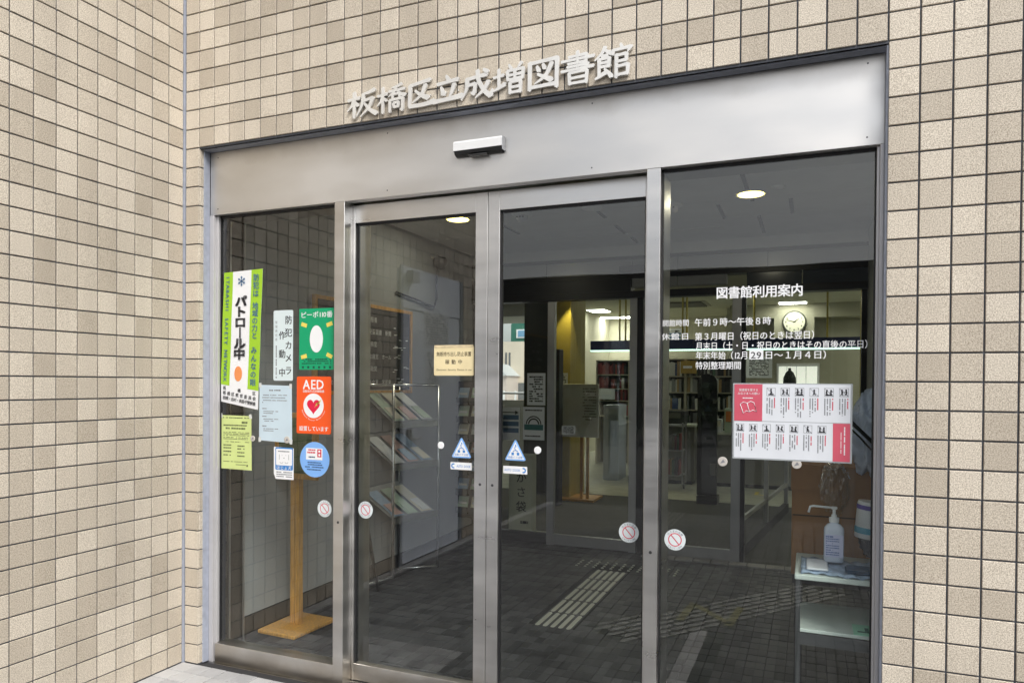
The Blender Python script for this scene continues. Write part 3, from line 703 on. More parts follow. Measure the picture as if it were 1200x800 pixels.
# green 110 sticker, mascot left out
t = sticker('emergency_house_sticker', 'green sticker headed ピーポ110番 with yellow corner marks', 'sticker', rrect(.660, .871, 1.546, 1.853, .003), GL, GREENS)
W_, K, Y_ = MB(), MB(), MB(); y = GL - LIFT
row(W_, 'ピーポ110番', .668, .864, 1.822, .034, y, .010)
for x, z, a in ((.690, 1.772, .3), (.845, 1.772, -.3), (.690, 1.612, -.25), (.845, 1.616, .45)):
    c, s2 = math.cos(-a), math.sin(-a); Y_.add([(x + u * c - v_ * s2, y, z + u * s2 + v_ * c) for u, v_ in ((-.018, -.010), (.018, -.010), (.018, .010), (-.018, .010))], [(0, 1, 2, 3)])
for z, t_ in ((1.598, .007), (1.588, .006), (1.577, .006)): lines(K, .677, .856, z, t_, y, r2, fill=.85)
for i in range(6): K.box(.678 + i * .033, .690 + i * .033, y, y + .0001, 1.553, 1.564)
pr([(PRINT_W, W_), (mat('dark green print', (.0, .07, .04), .5), K), (YELS, Y_)], t)
MB().prism(disc_poly(.766, 1.700, .040, 26, .068), y - .0004, y + .0002).build('white_patch', PRINT_W, t)

# AED
t = sticker('aed_sticker', 'orange red AED sticker with red heart in white oval', 'sticker', rrect(.646, .857, 1.224, 1.512, .010), GL, ORANGES)
W_, RD, Y_ = MB(), MB(), MB()
row(W_, 'AED', .685, .815, 1.474, .066, y, .018); row(W_, '自動体外式除細動器', .683, .815, 1.438, .014, y, .006)
row(W_, '設置しています', .662, .842, 1.250, .026, y, .012)
W_.add([(a, y, b) for a, b in disc_poly(.750, 1.365, .062, 36, .062)], [tuple(range(36))])
hp = []
for i in range(40):
    a = 2 * math.pi * i / 40; hp.append((.750 + .0026 * 16 * math.sin(a) ** 3 * .95, 1.364 + .0026 * (13 * math.cos(a) - 5 * math.cos(2 * a) - 2 * math.cos(3 * a) - math.cos(4 * a))))
RD.prism(hp, y - .0005, y - .0001)
Y_.prism([(.756, 1.352), (.768, 1.379), (.776, 1.372), (.783, 1.388), (.797, 1.396), (.786, 1.373), (.779, 1.383), (.772, 1.364), (.766, 1.368)], y - .0009, y - .0006)
s = 'Automated External Defibrillator'
for i, c in enumerate(s):
    if c == ' ': continue
    a = R(-160 + 140 * i / (len(s) - 1)); put(W_, c, .750 + .072 * math.cos(a), 1.365 + .072 * math.sin(a), .010, y, .004, 1, a + math.pi / 2)
pr([(PRINT_W, W_), (mat('heart red print', (.72, .01, .06), .4), RD), (YELS, Y_)], t)

# pale paper notice with tape
t = sticker('paper_notice', 'pale blue white A4 notice taped to the left pane between stickers', 'notice', [(.405, 1.180), (.618, 1.172), (.614, 1.464), (.407, 1.468)], GL, PAPERB)
K = MB(); lines(K, .47, .545, 1.440, .008, y, r2)
for x0, x1, z in ((.43, .585, 1.415), (.425, .575, 1.402), (.43, .585, 1.388), (.425, .432, 1.377)): lines(K, x0, x1, z, .005, y, r2)
for z in (1.345, 1.305, 1.255): lines(K, .425, .455, z, .006, y, r2, fill=1); lines(K, .433, .53, z - .014, .0045, y, r2); lines(K, .433, .50, z - .024, .0045, y, r2)
pr([(PRINT_GY, K)], t)

TAPE = mat('matt clear tape', (.66, .68, .66), .25)
tape_n = 0
for own, pts in ((bpy.data.objects['paper_notice'], ((.412, 1.466), (.608, 1.462), (.410, 1.184), (.612, 1.178))), (bpy.data.objects['leaflet'], ((.150, 1.303), (.348, 1.301)))):
    for x, z in pts:
        tape_n += 1; a = r2.uniform(-.3, .3); c, s_ = math.cos(a), math.sin(a)
        MB().prism([(x + u * c - v_ * s_, z + u * s_ + v_ * c) for u, v_ in ((-.008, -.012), (.008, -.012), (.008, .012), (-.008, .012))], GL - .0013, GL - .0009).build('tape_piece', TAPE, own)
# assistance dog sticker pair
t = sticker('dog_sticker', 'two overlapping white and blue ほじょ犬 welcome stickers', 'sticker', [(.502, 1.012), (.514, .985), (.628, .985), (.628, 1.145), (.502, 1.150)], GL, PRINT_W)
B_, W_, G_ = MB(), MB(), MB(); 
B_.prism(rrect(.512, .624, 1.032, 1.148, .008), y - .0001, y + .0003); W_.prism(rrect(.517, .619, 1.056, 1.141, .006), y - .0006, y - .0002)
row(W_, 'ほじょ犬', .519, .616, 1.044, .020, y - .0006, .008)
for k_ in (-1, 1):
    G_.box(.568 + k_ * .030 - .0012, .568 + k_ * .030 + .0012, y - .001, y - .0009, 1.085, 1.112); G_.add([(a, y - .001, b) for a, b in disc_poly(.568 + k_ * .012, 1.108, .0018, 8)], [tuple(range(8))])
    G_.tube([(.568 + k_ * .016 + .010 * math.cos(a / 6 * math.pi), y - .001, 1.074 - .007 * math.sin(a / 6 * math.pi)) for a in range(7)], .0009, 5)
G_.add([(a, y - .001, b) for a, b in disc_poly(.568, 1.094, .003, 8)], [tuple(range(8))]); lines(G_, .53, .605, 1.128, .006, y - .001, r2)
for z in (1.021, 1.010, .999): lines(G_, .519, .620, z, .006, y, r2)
pr([(PRINT_BLUE, B_), (PRINT_W, W_), (PRINT_GY, G_)], t)

# blue oval
t = sticker('round_sticker', 'round sky blue sticker with a small white and red card printed on it', 'sticker', disc_poly(.7585, 1.095, .090, 40, .089), GL, SKYB)
W_, RD, K = MB(), MB(), MB()
W_.prism([(.706, 1.094), (.806, 1.094), (.806, 1.152), (.706, 1.152)], y - .0001, y + .0003); RD.prism([(.775, 1.108), (.800, 1.108), (.800, 1.148), (.775, 1.148)], y - .0006, y - .0002)
lines(RD, .712, .768, 1.143, .008, y - .0004, r2); lines(RD, .714, .765, 1.130, .009, y - .0004, r2, fill=1); lines(K, .722, .762, 1.107, .007, y - .0004, r2)
for z, a, b2 in ((1.080, .715, .80), (1.069, .710, .806), (1.057, .700, .815), (1.044, .712, .803)): lines(K, a, b2, z, .006, y, r2)
W_.add([(a, y - .0008, b) for a, b in disc_poly(.7875, 1.137, .006, 10)], [tuple(range(10))]); W_.add([(a, y - .0008, b) for a, b in disc_poly(.7875, 1.119, .006, 10)], [tuple(range(10))])
pr([(PRINT_W, W_), (PRINT_RED, RD), (PRINT_NAVY, K)], t)

# caution discs
def caution(cx, cz, r, yg, lab):
    t = sticker('caution_sticker', lab, 'sticker', disc_poly(cx, cz, r, 36), yg, mat('pale disc vinyl', (.72, .78, .80), .4), group='round caution stickers on the entrance glass')
    RD, K = MB(), MB(); y = yg - LIFT; r0, r1 = r * .64, r * .55; n = 36
    vs = [(cx + q * math.cos(2 * math.pi * i / n), y, cz + q * math.sin(2 * math.pi * i / n)) for q in (r0, r1) for i in range(n)]
    RD.add(vs, [(i, (i + 1) % n, (i + 1) % n + n, i + n) for i in range(n)])
    d = Vector((1, -1.15)).normalized(); nn = Vector((-d.y, d.x)) * r * .045; a, b2 = Vector((cx, cz)) - d * r * .58, Vector((cx, cz)) + d * r * .58
    RD.add([(p.x, y - .0002, p.y) for p in (a + nn, a - nn, b2 - nn, b2 + nn)], [(0, 1, 2, 3)])
    for s_, a0, a1, sg in (('はさまれ注意', 150, 30, -1), ('CAUTION', 220, 320, 1)):
        for i, c in enumerate(s_):
            a = R(a0 + (a1 - a0) * (i + .5) / len(s_)); put(K, c, cx + r * .81 * math.cos(a), cz + r * .81 * math.sin(a), r * .26, y, .004, 1, a - math.pi / 2 if sg < 0 else a + math.pi / 2)
    pr([(PRINT_RED, RD)], t, 'ring'); pr([(PRINT_GY, K)], t)
caution(.820, .853, .042, GL, 'round caution sticker low on the left fixed pane near the wooden stand')
caution(1.028, .854, .042, GD, 'round caution sticker at the left edge of the left sliding door')
caution(2.350, .855, .043, GD, 'round caution sticker at the right edge of the right sliding door')
caution(2.553, .852, .043, GL, 'round caution sticker at the left edge of the right fixed pane')

# small suction discs / decals
def dot(x, z, r, yg, lab, gry=False):
    t = thing('collision_dot', lab, 'decal', (x, yg, z - r), 'small round decals at waist height on the glass')
    MB().lathe((x, yg - .002, z), [(r * .9, -.0008), (r, 0), (r, .0018)], 20, 'Y').build('disc', mat('grey decal', (.55, .52, .48), .5) if gry else PRINT_W, t)
    if gry: MB().prism([(x - r * .5, z - r * .4), (x + r * .5, z - r * .1), (x + r * .1, z + r * .5)], yg - .0036, yg - .003).build('mark', PRINT_GY, t)
dot(.364, 1.187, .015, GL, 'small grey round decal at the edge of the yellow leaflet', True)
dot(.586, 1.188, .018, GL, 'small grey round decal below the pale paper notice', True)
dot(1.447, 1.190, .017, GD, 'small white dot decal on the left sliding door by the warning triangle')
dot(1.934, 1.187, .017, GD, 'small white dot decal on the right sliding door by the warning triangle')
dot(2.738, 1.180, .019, GL, 'small round decal under the left corner of the pictogram poster', True)
dot(3.012, 1.183, .018, GL, 'small round decal under the middle of the pictogram poster', True)
def tri(x, z, lab):
    t = thing('warning_triangle', lab, 'sticker', (x, GD, z), 'blue warning triangles on the sliding doors')
    MB().prism([(x - .050, z + .006), (x - .045, z), (x + .045, z), (x + .050, z + .006), (x + .005, z + .090), (x, z + .093), (x - .005, z + .090)], GD - .0006, GD).build('sheet', SKYB, t)
    W_, B_ = MB(), MB(); y = GD - LIFT
    W_.prism([(x - .043, z + .006), (x + .043, z + .006), (x, z + .084)], y - .0002, y + .0001)
    y -= .0005
    row(B_, '自動ドア注意', x - .036, x + .036, z + .015, .011, y, .004)
    B_.box(x - .019, x - .007, y, y + .0001, z + .024, z + .036); B_.box(x + .007, x + .019, y, y + .0001, z + .024, z + .036)
    B_.tube([(x - .012, y, z + .040), (x, y, z + .048), (x - .004, y, z + .058), (x + .004, y, z + .064)], .0016, 5); B_.tube([(x, y, z + .048), (x + .014, y, z + .040)], .0016, 5)
    B_.add([(a, y, b) for a, b in disc_poly(x + .001, z + .068, .0034, 10)], [tuple(range(10))])
    pr([(PRINT_W, W_)], t, 'white_field'); pr([(PRINT_BLUE, B_)], t, 'print')
tri(1.555, 1.136, 'blue and white warning triangle on the left sliding door'); tri(1.827, 1.136, 'blue and white warning triangle on the right sliding door')
def autod(x0, x1, z0, z1, flip, lab):
    t = sticker('auto_door_sticker', lab, 'sticker', rrect(x0, x1, z0, z1, .002), GD, PRINT_W, group='AUTO DOOR stickers under the warning triangles')
    B_ = MB(); y = GD - LIFT; cx = (x1 - .018) if flip else (x0 + .016); cz = (z0 + z1) / 2
    n = 16; a0 = R(-120) if flip else R(60)
    vs = [(cx + q * math.cos(a0 + R(240) * i / n), y, cz + q * math.sin(a0 + R(240) * i / n)) for q in (.012, .006) for i in range(n + 1)]
    B_.add(vs, [(i, i + 1, i + n + 2, i + n + 1) for i in range(n)])
    row(B_, 'AUTO DOOR', x0 + (.006 if flip else .032), x1 - (.034 if flip else .006), cz, .016, y, .002)
    pr([(PRINT_BLUE, B_)], t)
autod(1.498, 1.609, 1.080, 1.114, False, 'small white AUTO DOOR sticker on the left sliding door'); autod(1.768, 1.885, 1.076, 1.110, True, 'small white AUTO DOOR sticker on the right sliding door')

# cream security notice
t = sticker('security_notice', 'cream plate notice about book security on the left sliding door', 'notice', rrect(1.408, 1.616, 1.519, 1.658, .006), GD, CREAM, th=.002)
K = MB(); y = GD - .0024; br = mat('dark brown print', (.07, .05, .02), .6)
row(K, '無断持ち出し防止装置', 1.421, 1.604, 1.620, .023, y, .008)
for c, x in zip('稼動中', (1.479, 1.512, 1.546)): put(K, c, x, 1.583, .023, y, .010)
row(K, 'Electronic Security Device in use', 1.422, 1.606, 1.547, .013, y, .002)
pr([(br, K)], t)
MB().box(1.410, 1.614, GD - .0034, GD - .0022, 1.650, 1.662, .0005).build('curled_tape', mat('yellowed tape', (.70, .58, .36), .3, noise=.15, nscale=40), t)

# opening hours lettering (each line is its own decal)
def hours(label, items, single=False):
    t = thing('hours_lettering', label, 'lettering', (items[0][1], GL, items[0][3]), 'white opening hours lettering on the right pane')
    mb = MB()
    for s, x0, x1, z, h, off in items:
        if single:
            for i, c in enumerate(s):
                w_ = (x1 - x0) / len(s); q = MB(); put(q, c, x0 + w_ * (i + .5), z, h, GL - .0003, off, .95); q.build('character', PRINT_W, t, fix=False)
        else: row(mb, s, x0, x1, z, h, GL - .0003, off)
    if not single: mb.build('lettering', PRINT_W, t, fix=False)['kind'] = 'stuff'
hours('large white heading above the opening hours on the right fixed pane', [('図書館利用案内', 2.706, 3.030, 1.850, .050, .022)], True)
hours('first white line under the heading giving opening from 9 to 8', [('開館時間', 2.494, 2.602, 1.735, .029, .010), ('午前９時〜午後８時', 2.623, 2.915, 1.735, .034, .012)])
hours('second white line under the heading about the third Monday', [('休館日', 2.488, 2.606, 1.680, .030, .012), ('第３月曜日（祝日のときは翌日）', 2.624, 3.090, 1.678, .034, .012)])
hours('widest white line, reaching the right frame, about the last day of the month', [('月末日（土・日・祝日のときはその直後の平日）', 2.628, 3.272, 1.640, .033, .011)])
hours('white line with the pasted 29 patch about the new year closure', [('年末年始（12月', 2.628, 2.832, 1.602, .034, .012), ('日〜１月４日）', 2.890, 3.135, 1.602, .034, .012)])
hours('short lowest line of the white opening hours lettering', [('特別整理期間', 2.628, 2.806, 1.562, .033, .012)])
t = thing('date_patch', 'white rectangular patch with cut out 29 in the opening hours', 'sticker', (2.86, GL, 1.585))
box('patch', 2.835, 2.887, GL - .0009, GL - .0004, 1.585, 1.621, PRINT_W, t)
mb = MB(); row(mb, '29', 2.840, 2.882, 1.603, .036, GL - .0013, .010); mb.build('lettering', mat('dark grey numerals', (.06, .06, .065), .5), t, fix=False)

# pictogram poster
t = thing('manners_poster', 'white and rose library manners poster with rows of crossed pictograms', 'poster', (2.99, GL, 1.2))
y0_ = GL - .003
box('backing', 2.775, 3.204, y0_, GL, 1.194, 1.492, mat('clear grey laminate', (.40, .43, .45), .25), t, .0008)
box('sheet', 2.781, 3.197, y0_ - .0006, y0_ - .0001, 1.345, 1.488, PAPER, t); box('sheet', 2.781, 3.197, y0_ - .0006, y0_ - .0001, 1.200, 1.3425, PAPER, t)
box('rose_panel', 2.781, 2.8855, y0_ - .0012, y0_ - .0007, 1.345, 1.488, ROSE, t); box('rose_panel', 3.138, 3.197, y0_ - .0012, y0_ - .0007, 1.200, 1.3425, ROSE, t)
W_, K, RD, G_ = MB(), MB(), MB(), MB(); y = y0_ - .0016
row(W_, '図書館を愛する', 2.798, 2.870, 1.466, .011, y, .004); row(W_, 'みなさまへの願い', 2.793, 2.876, 1.452, .011, y, .004); lines(W_, 2.812, 2.855, 1.434, .004, y, r2)
bk = [(2.803, 1.410), (2.815, 1.418), (2.829, 1.414), (2.842, 1.421), (2.855, 1.416), (2.864, 1.382), (2.851, 1.387), (2.838, 1.380), (2.826, 1.384), (2.815, 1.374), (2.803, 1.410)]
W_.tube([(a, y, b) for a, b in bk], .0014, 5); W_.tube([(2.829, y, 1.414), (2.838, y, 1.380)], .0014, 5)
vlines(W_, 3.178, 1.33, 1.22, .005, y, r2); vlines(W_, 3.166, 1.31, 1.23, .003, y, r2)
y = y0_ - .0010
def icon(x, z, s, k):
    r3 = random.Random(k)
    for a, b, c, d in ((-s, s, s - .0012, s), (-s, s, -s, -s + .0012), (-s, -s + .0012, -s, s), (s - .0012, s, -s, s)): G_.box(x + a, x + b, y, y + .0001, z + c, z + d)
    for n_ in range(2 if k % 3 else 1):
        px = x + (n_ - .5) * s * .9 * (1 if k % 3 else 0) ; h = s * r3.uniform(.9, 1.3)
        K.add([(a, y, b) for a, b in disc_poly(px, z + h * .45, s * .22, 10)], [tuple(range(10))])
        K.tube([(px, y, z + h * .25), (px + s * r3.uniform(-.2, .2), y, z - h * .15)], s * .17, 5)
        for q in (-1, 1): K.tube([(px, y, z - h * .12), (px + q * s * .28, y, z - s * .75)], s * .09, 5)
        K.tube([(px, y, z + h * .18), (px + s * r3.uniform(-.5, .5), y, z + s * r3.uniform(-.3, .3))], s * .08, 5)
    if k % 2 == 0: K.box(x - s * .6, x + s * .6, y, y + .0001, z - s * .8, z - s * .5)
    G_.tube([(x - s, y - .0004, z + s), (x + s, y - .0004, z - s)], .0005, 4)
for i in range(6):
    x = 2.917 + i * .0515; icon(x, 1.459, .016, i)
    for c in range(4): vlines(RD if c == 0 else G_, x + .013 - c * .009, 1.436, 1.436 - (.045 if c == 0 else r2.uniform(.05, .078)), .0048, y, r2)
for i in range(7):
    x = 2.803 + i * .0495; icon(x, 1.318, .015, i + 10)
    for c in range(4): vlines(RD if c == 0 else G_, x + .012 - c * .0085, 1.296, 1.296 - (.04 if c == 0 else r2.uniform(.05, .072)), .0046, y, r2)
pr([(PRINT_W, W_)], t, 'lettering'); pr([(PRINT_K, K)], t, 'pictograms'); pr([(PRINT_RED, RD)], t, 'red_print'); pr([(PRINT_GY, G_)], t, 'fine_print')

# ================================================================== VESTIBULE
LW = .05                                   # inner face of the left wall
ZC = 2.70
def struct(o, mt=None): o['kind'] = 'structure'; return o
FLOORM = mat('dark lobby carpet', (.05, .052, .045), .9, noise=.25, nscale=30)
fl = struct(box('vestibule_floor', -.2, 3.6, .131, 3.50, -.30, -.006, mat('black floor grout', (.008, .008, .009), .9)))
cells = []
for j in range(0, 32):
    off = .05 if j % 2 else 0
    for i in range(-1, 34):
        cx, cy = .15 + i * .1 - .05, .36 + j * .1
        if cx < .10 or cx > 3.45: continue
        if 1.49 < cx < 1.74 and 1.28 < cy < 2.9: continue
        mt = PAVER_D
        cells.append((cx, cy, .097, .097, mt, cy + abs(cx - 1.9) * .6))
pave(fl, cells, 'paver')
bars('inner_guide_paving', 'five raised steel guide bars running inward across the dark vestibule floor', 1.615, 1.28, 0, 5, 5, .27, .05, mat('pale steel bar', (.50, .50, .44), .4, .2), PAVER_D, w=.030, gap=.02, zt=.007)
t = thing('inner_warning_studs', 'pad of small steel warning studs before the inner door', 'tactile paving', (1.75, 2.8, 0))
for i in range(12):
    for j in range(4):
        MB().lathe((1.30 + i * .072, 2.80 + j * .06, 0), [(.0125, -.003), (.0115, .003), (.008, .005)], 8).build('stud', MATS['pale steel bar'], t)
t = thing('floor_grating', 'narrow recessed drain grating lines across the vestibule floor', 'grating', (1, 3.1, 0))
for y_ in (3.06, 3.22): box('slot', .1, 1.25, y_, y_ + .018, -.002, .0022, BLACKM, t)

# left wall, black skirting, black return by the frame
lw = thing('inner_left_wall', 'white painted inner wall on the left with black skirting', 'wall', (LW, 1.7, 0))
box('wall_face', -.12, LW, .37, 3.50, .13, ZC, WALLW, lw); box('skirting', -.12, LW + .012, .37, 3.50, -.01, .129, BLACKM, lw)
t = thing('jamb_casing', 'black casing post just inside the left frame', 'post', (.1, .25, 0))
box('casing', -.15, .066, .131, .369, -.01, ZC, BLACKM, t); box('edge_strip', .0665, .072, .25, .262, .0, ZC, ALU, t); box('edge_strip', .0665, .074, .36, .368, .0, ZC, ALU, t)
box('wall_back', -.12, LW - .001, 3.50, 3.56, -.01, ZC, WALLC)['kind'] = 'structure'
# right side wall of vestibule
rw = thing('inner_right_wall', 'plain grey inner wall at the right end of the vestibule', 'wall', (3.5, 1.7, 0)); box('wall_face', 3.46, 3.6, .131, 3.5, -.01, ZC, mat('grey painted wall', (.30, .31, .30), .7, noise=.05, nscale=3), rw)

ce = struct(box('ceiling', -.2, 3.8, .301, 3.40, ZC, ZC + .06, CEIL))
box('ceiling_edge', -.2, 3.8, .1185, .3005, ZC + .0005, ZC + .06, CEIL)['kind'] = 'structure'
# slot diffusers and board joints
t = thing('ceiling_slots', 'short dark slot diffusers let into the vestibule ceiling', 'vent', (2.2, 2.3, ZC))
for x, y0, y1 in ((2.68, 1.41, 1.84), (2.70, 2.62, 3.24), (2.465, 2.19, 2.62), (2.925, 2.19, 2.61), (1.657, 2.09, 2.29), (1.66, 2.57, 2.88), (1.672, 3.06, 3.30), (.853, 2.25, 2.62), (2.69, 2.13, 2.16)):
    MB().box(x - .012, x + .012, y0, y1, ZC - .004, ZC - .0005).build('slot', BLACKM, t)
t = thing('ceiling_hatch', 'flat rectangular access panel and thin joints in the vestibule ceiling', 'hatch', (1.8, 2.9, ZC))
box('hatch_panel', .88, 2.42, 2.88, 3.02, ZC - .006, ZC - .0008, mat('pale hatch', (.66, .67, .66), .5), t, .002)
for y_ in (1.14, 2.05, 2.60): box('joint', -.1, 3.45, y_, y_ + .010, ZC - .0016, ZC - .0006, mat('pale joint', (.70, .71, .70), .6), t)
LAMP = mat('warm downlight lens', (.9, .85, .5), .4, emit=(1.0, .82, .25), estr=5.0)
def lamp_point(x, y, z, e, parent):
    l = bpy.data.lights.new('lamp', 'AREA'); l.shape = 'DISK'; l.size = .15; l.energy = e; l.color = (1, .92, .72)
    o = bpy.data.objects.new('lamp', l); COL.objects.link(o); o.location = (x, y, z)
    o.parent = parent; o.location = Vector((x, y, z)) - Vector(parent.location)
def downlight(x, y, z, lab, r=.085, en=9, lamp=True):
    t = thing('downlight', lab, 'ceiling light', (x, y, z), 'warm recessed downlights')
    MB().lathe((x, y, z), [(r * 1.22, -.0008), (r * 1.2, -.006), (r * .98, -.004), (r * .95, .001)], 32).build('trim_ring', WHITE, t)
    MB().lathe((x, y, z), [(r * .93, -.0062), (r * .5, -.0072), (r * .02, -.0075)], 28).build('lens', LAMP, t)
    MB().lathe((x, y, z), [(r * .3, -.009), (r * .28, -.0105)], 16).build('bulb', mat('bright bulb', (1, 1, .8), .4, emit=(1, .92, .6), estr=9), t)
    lamp_point(x, y, z - .012, 2.8, t)
downlight(2.693, 1.98, ZC, 'round lit yellow downlight above the right pane'); downlight(.62, 1.96, ZC, 'round lit yellow downlight seen at the top of the left sliding door')
def detector(x, y, lab, dome):
    t = thing('smoke_detector', lab, 'detector', (x, y, ZC), 'round white ceiling detectors in the vestibule')
    MB().lathe((x, y, ZC), [(.075, -.0006), (.075, -.012), (.066, -.018), (.04, -.02)], 28).build('base', WHITE, t)
    if dome:
        MB().lathe((x, y, ZC), [(.044, -.0202), (.042, -.045), (.034, -.058), (.012, -.064)], 24).build('dome', mat('grey dome', (.5, .5, .52), .3), t)
        for i in range(3): MB().box(x - .03 + i * .022, x - .018 + i * .022, y - .047, y - .04, ZC - .038, ZC - .028).build('slot', BLACKM, t)
detector(1.137, 1.955, 'white detector with dark slots, left one above the right sliding door', True); detector(1.66, 1.935, 'flat white detector, right one above the right sliding door', False)
detector(2.178, 2.06, 'white dome detector seen at the top left of the right pane', True)
t = thing('ceiling_speaker', 'small round white ceiling disc right of the downlight', 'speaker', (2.86, 1.86, ZC)); MB().lathe((2.862, 1.86, ZC), [(.042, -.0006), (.040, -.006), (.02, -.008)], 24).build('disc', WHITE, t)

# bulkhead, transom and inner doors
YB = 3.40
t = thing('bulkhead', 'white plaster bulkhead over the inner doors with dark steel transom bands', 'wall', (1.7, YB, 2.3))
box('plaster_face', -.2, 3.8, YB, 3.56, 2.605, ZC + .06, CEIL, t)
TRP = mat('transom panel grey', (.34, .35, .37), .3, noise=.06, nscale=3)
for x0, x1 in ((.05, .80), (.806, 1.60), (1.606, 1.99), (1.996, 2.72), (2.726, 3.46)): box('transom_panel', x0, x1, YB + .004, 3.5, 2.452, 2.575, TRP, t)
for x0, x1 in ((1.60, 1.99), (1.996, 2.40)): box('transom_panel', x0, x1, YB + .006, 3.5, 2.33, 2.41, TRP, t)
box('transom_panel', 2.56, 2.98, YB + .006, 3.5, 2.30, 2.41, mat('blue dark glass panel', (.05, .06, .075), .15), t); box('transom_panel', 2.99, 3.46, YB + .006, 3.5, 2.30, 2.41, MATS['blue dark glass panel'], t)
MB().box(.05, 3.46, YB - .01, 3.52, 2.575, 2.604).box(.05, 3.46, YB - .01, 3.52, 2.41, 2.4515).box(.05, 3.46, YB - .012, 3.52, 2.24, 2.299).box(.05, 1.59, YB - .008, 3.51, 2.30, 2.409).build('dark_rail', DARKM, t)
t = thing('inner_door_sensor', 'dark sensor box on the transom above the inner doors', 'door sensor', (1.7, YB - .05, 2.47)); box('housing', 1.50, 1.78, YB - .07, YB - .011, 2.46, 2.515, mat('dark grey housing', (.05, .05, .055), .4), t, .005)
idr = thing('inner_door_screen', 'inner glazed screen with grey posts between vestibule and lobby', 'glass screen', (1.7, 3.45, 0))
for x0, x1, mt in ((.05, .075, DARKM), (.812, .878, ALU), (1.578, 1.644, ALU), (1.6455, 1.70, DARKM), (2.446, 2.52, ALU), (2.521, 2.555, DARKM), (3.42, 3.459, DARKM)):
    box('post', x0, x1, 3.42, 3.48, -.004, 2.2395, mt, idr, .001)
for x0, x1 in ((.0755, .8115), (.8785, 1.5775), (1.7005, 2.4455)):
    box('pane', x0, x1, 3.446, 3.452, .10, 2.24, GLASS2, idr)
    if x0 > .5: box('bottom_rail', x0, x1, 3.425, 3.475, .006, .0995, ALU, idr, .001)
    else: box('bottom_rail', x0, x1, 3.425, 3.475, .006, .0995, DARKM, idr, .001)
box('pane', 2.5555, 3.4195, 3.446, 3.452, .0, 2.24, GLASS2, idr)
t = thing('stone_kerb', 'row of pale stone kerb blocks under the right half of the inner screen', 'kerb', (2.6, 3.38, 0))
for i in range(12): box('stone', 1.72 + i * .145, 1.72 + i * .145 + .139, 3.30, 3.415, -.005, .012, PAVER_L, t, .003)

# posters on the inner glass, left light
def glass_poster(name, label, x0, x1, z0, z1, material, design, yy=3.440):
    t = thing(name, label, 'poster', ((x0 + x1) / 2, yy, z0)); box('sheet', x0, x1, yy, yy + .001, z0, z1, material, t)
    K = MB(); W2 = MB(); r3 = random.Random(int(x0 * 1000)); y = yy - .0008; w_ = x1 - x0; h_ = z1 - z0
    if design == 'print':
        for i in range(11): lines(K, x0 + w_ * .12, x1 - w_ * .12, z1 - h_ * (.12 + .075 * i), h_ * .05, y, r3, fill=.75)
    elif design == 'rainbow':
        lines(K, x0 + w_ * .1, x1 - w_ * .1, z1 - h_ * .10, h_ * .045, y, r3, fill=1)
        cx, cz = (x0 + x1) / 2, z0 + h_ * .48; n = 16
        for ra, rb, M_ in ((.36, .31, K), (.26, .2, K)):
            vs = [(cx + q * w_ * math.cos(math.pi * i / n), y, cz + q * w_ * math.sin(math.pi * i / n)) for q in (ra, rb) for i in range(n + 1)]
            M_.add(vs, [(i, i + 1, i + n + 2, i + n + 1) for i in range(n)])
        W2.box(x0 + w_ * .06, x1 - w_ * .06, y, y + .0002, z0 + h_ * .3, z0 + h_ * .47); lines(K, x0 + w_ * .1, x1 - w_ * .1, z0 + h_ * .12, h_ * .04, y, r3)
    elif design == 'bands':
        for k_ in (.70, .5, .3): W2.box(x0 + w_ * .08, x1 - w_ * .06, y, y + .0002, z0 + h_ * k_ - h_ * .07, z0 + h_ * k_ + h_ * .07)
        K.prism([(x0 + w_ * .06, z1 - h_ * .14), (x0 + w_ * .8, z1 - h_ * .14), (x0 + w_ * .8, z1 - h_ * .17), (x0 + w_ * .06, z1 - h_ * .17)], y, y + .0002)
        K.prism([(x0 + w_ * .74, z1 - h_ * .09), (x0 + w_ * .94, z1 - h_ * .155), (x0 + w_ * .74, z1 - h_ * .22)], y, y + .0002)
    if W2.v: W2.build('colour_print', mat('teal print', (.05, .16, .17), .5) if design == 'rainbow' else mat('steel blue print', (.10, .17, .28), .5), t)
    K.build('print', PRINT_K, t, fix=False)['kind'] = 'stuff'
glass_poster('inner_poster', 'upper white poster with dense print on the inner glass', .606, .786, 1.281, 1.580, PAPER, 'print')
glass_poster('inner_poster', 'white poster with an arch drawing on the inner glass', .566, .780, .957, 1.265, PAPER, 'rainbow')
glass_poster('inner_poster', 'poster with an arrow and three blue bands on the inner glass', .349, .534, .948, 1.257, PAPER, 'bands')

# wooden sign stand
t = thing('wooden_stand', 'light wooden sign stand on a square plate inside the left pane', 'sign stand', (.195, .67, 0))
M = Matrix.Translation((.195, .67, 0)) @ Matrix.Rotation(R(-3), 4, 'Z')
MB().box(-.15, .15, -.185, .185, .004, .026, .004, M=M).build('base_plate', WOOD, t)
MB().box(-.032, .0, -.02, .02, .0265, .96, .002, M=M).build('post', WOOD, t); MB().box(.007, .034, -.02, .02, .0265, .96, .002, M=M).build('post', WOOD, t)
MB().box(-.14, .19, -.04, -.021, .905, 1.30, .003, M=M).build('head_board', WOOD, t)
MB().box(-.10, .15, -.0445, -.0402, .94, 1.27, M=M).build('notice_sheet', mat('olive notice', (.10, .14, .05), .5, noise=.2, nscale=20), t)

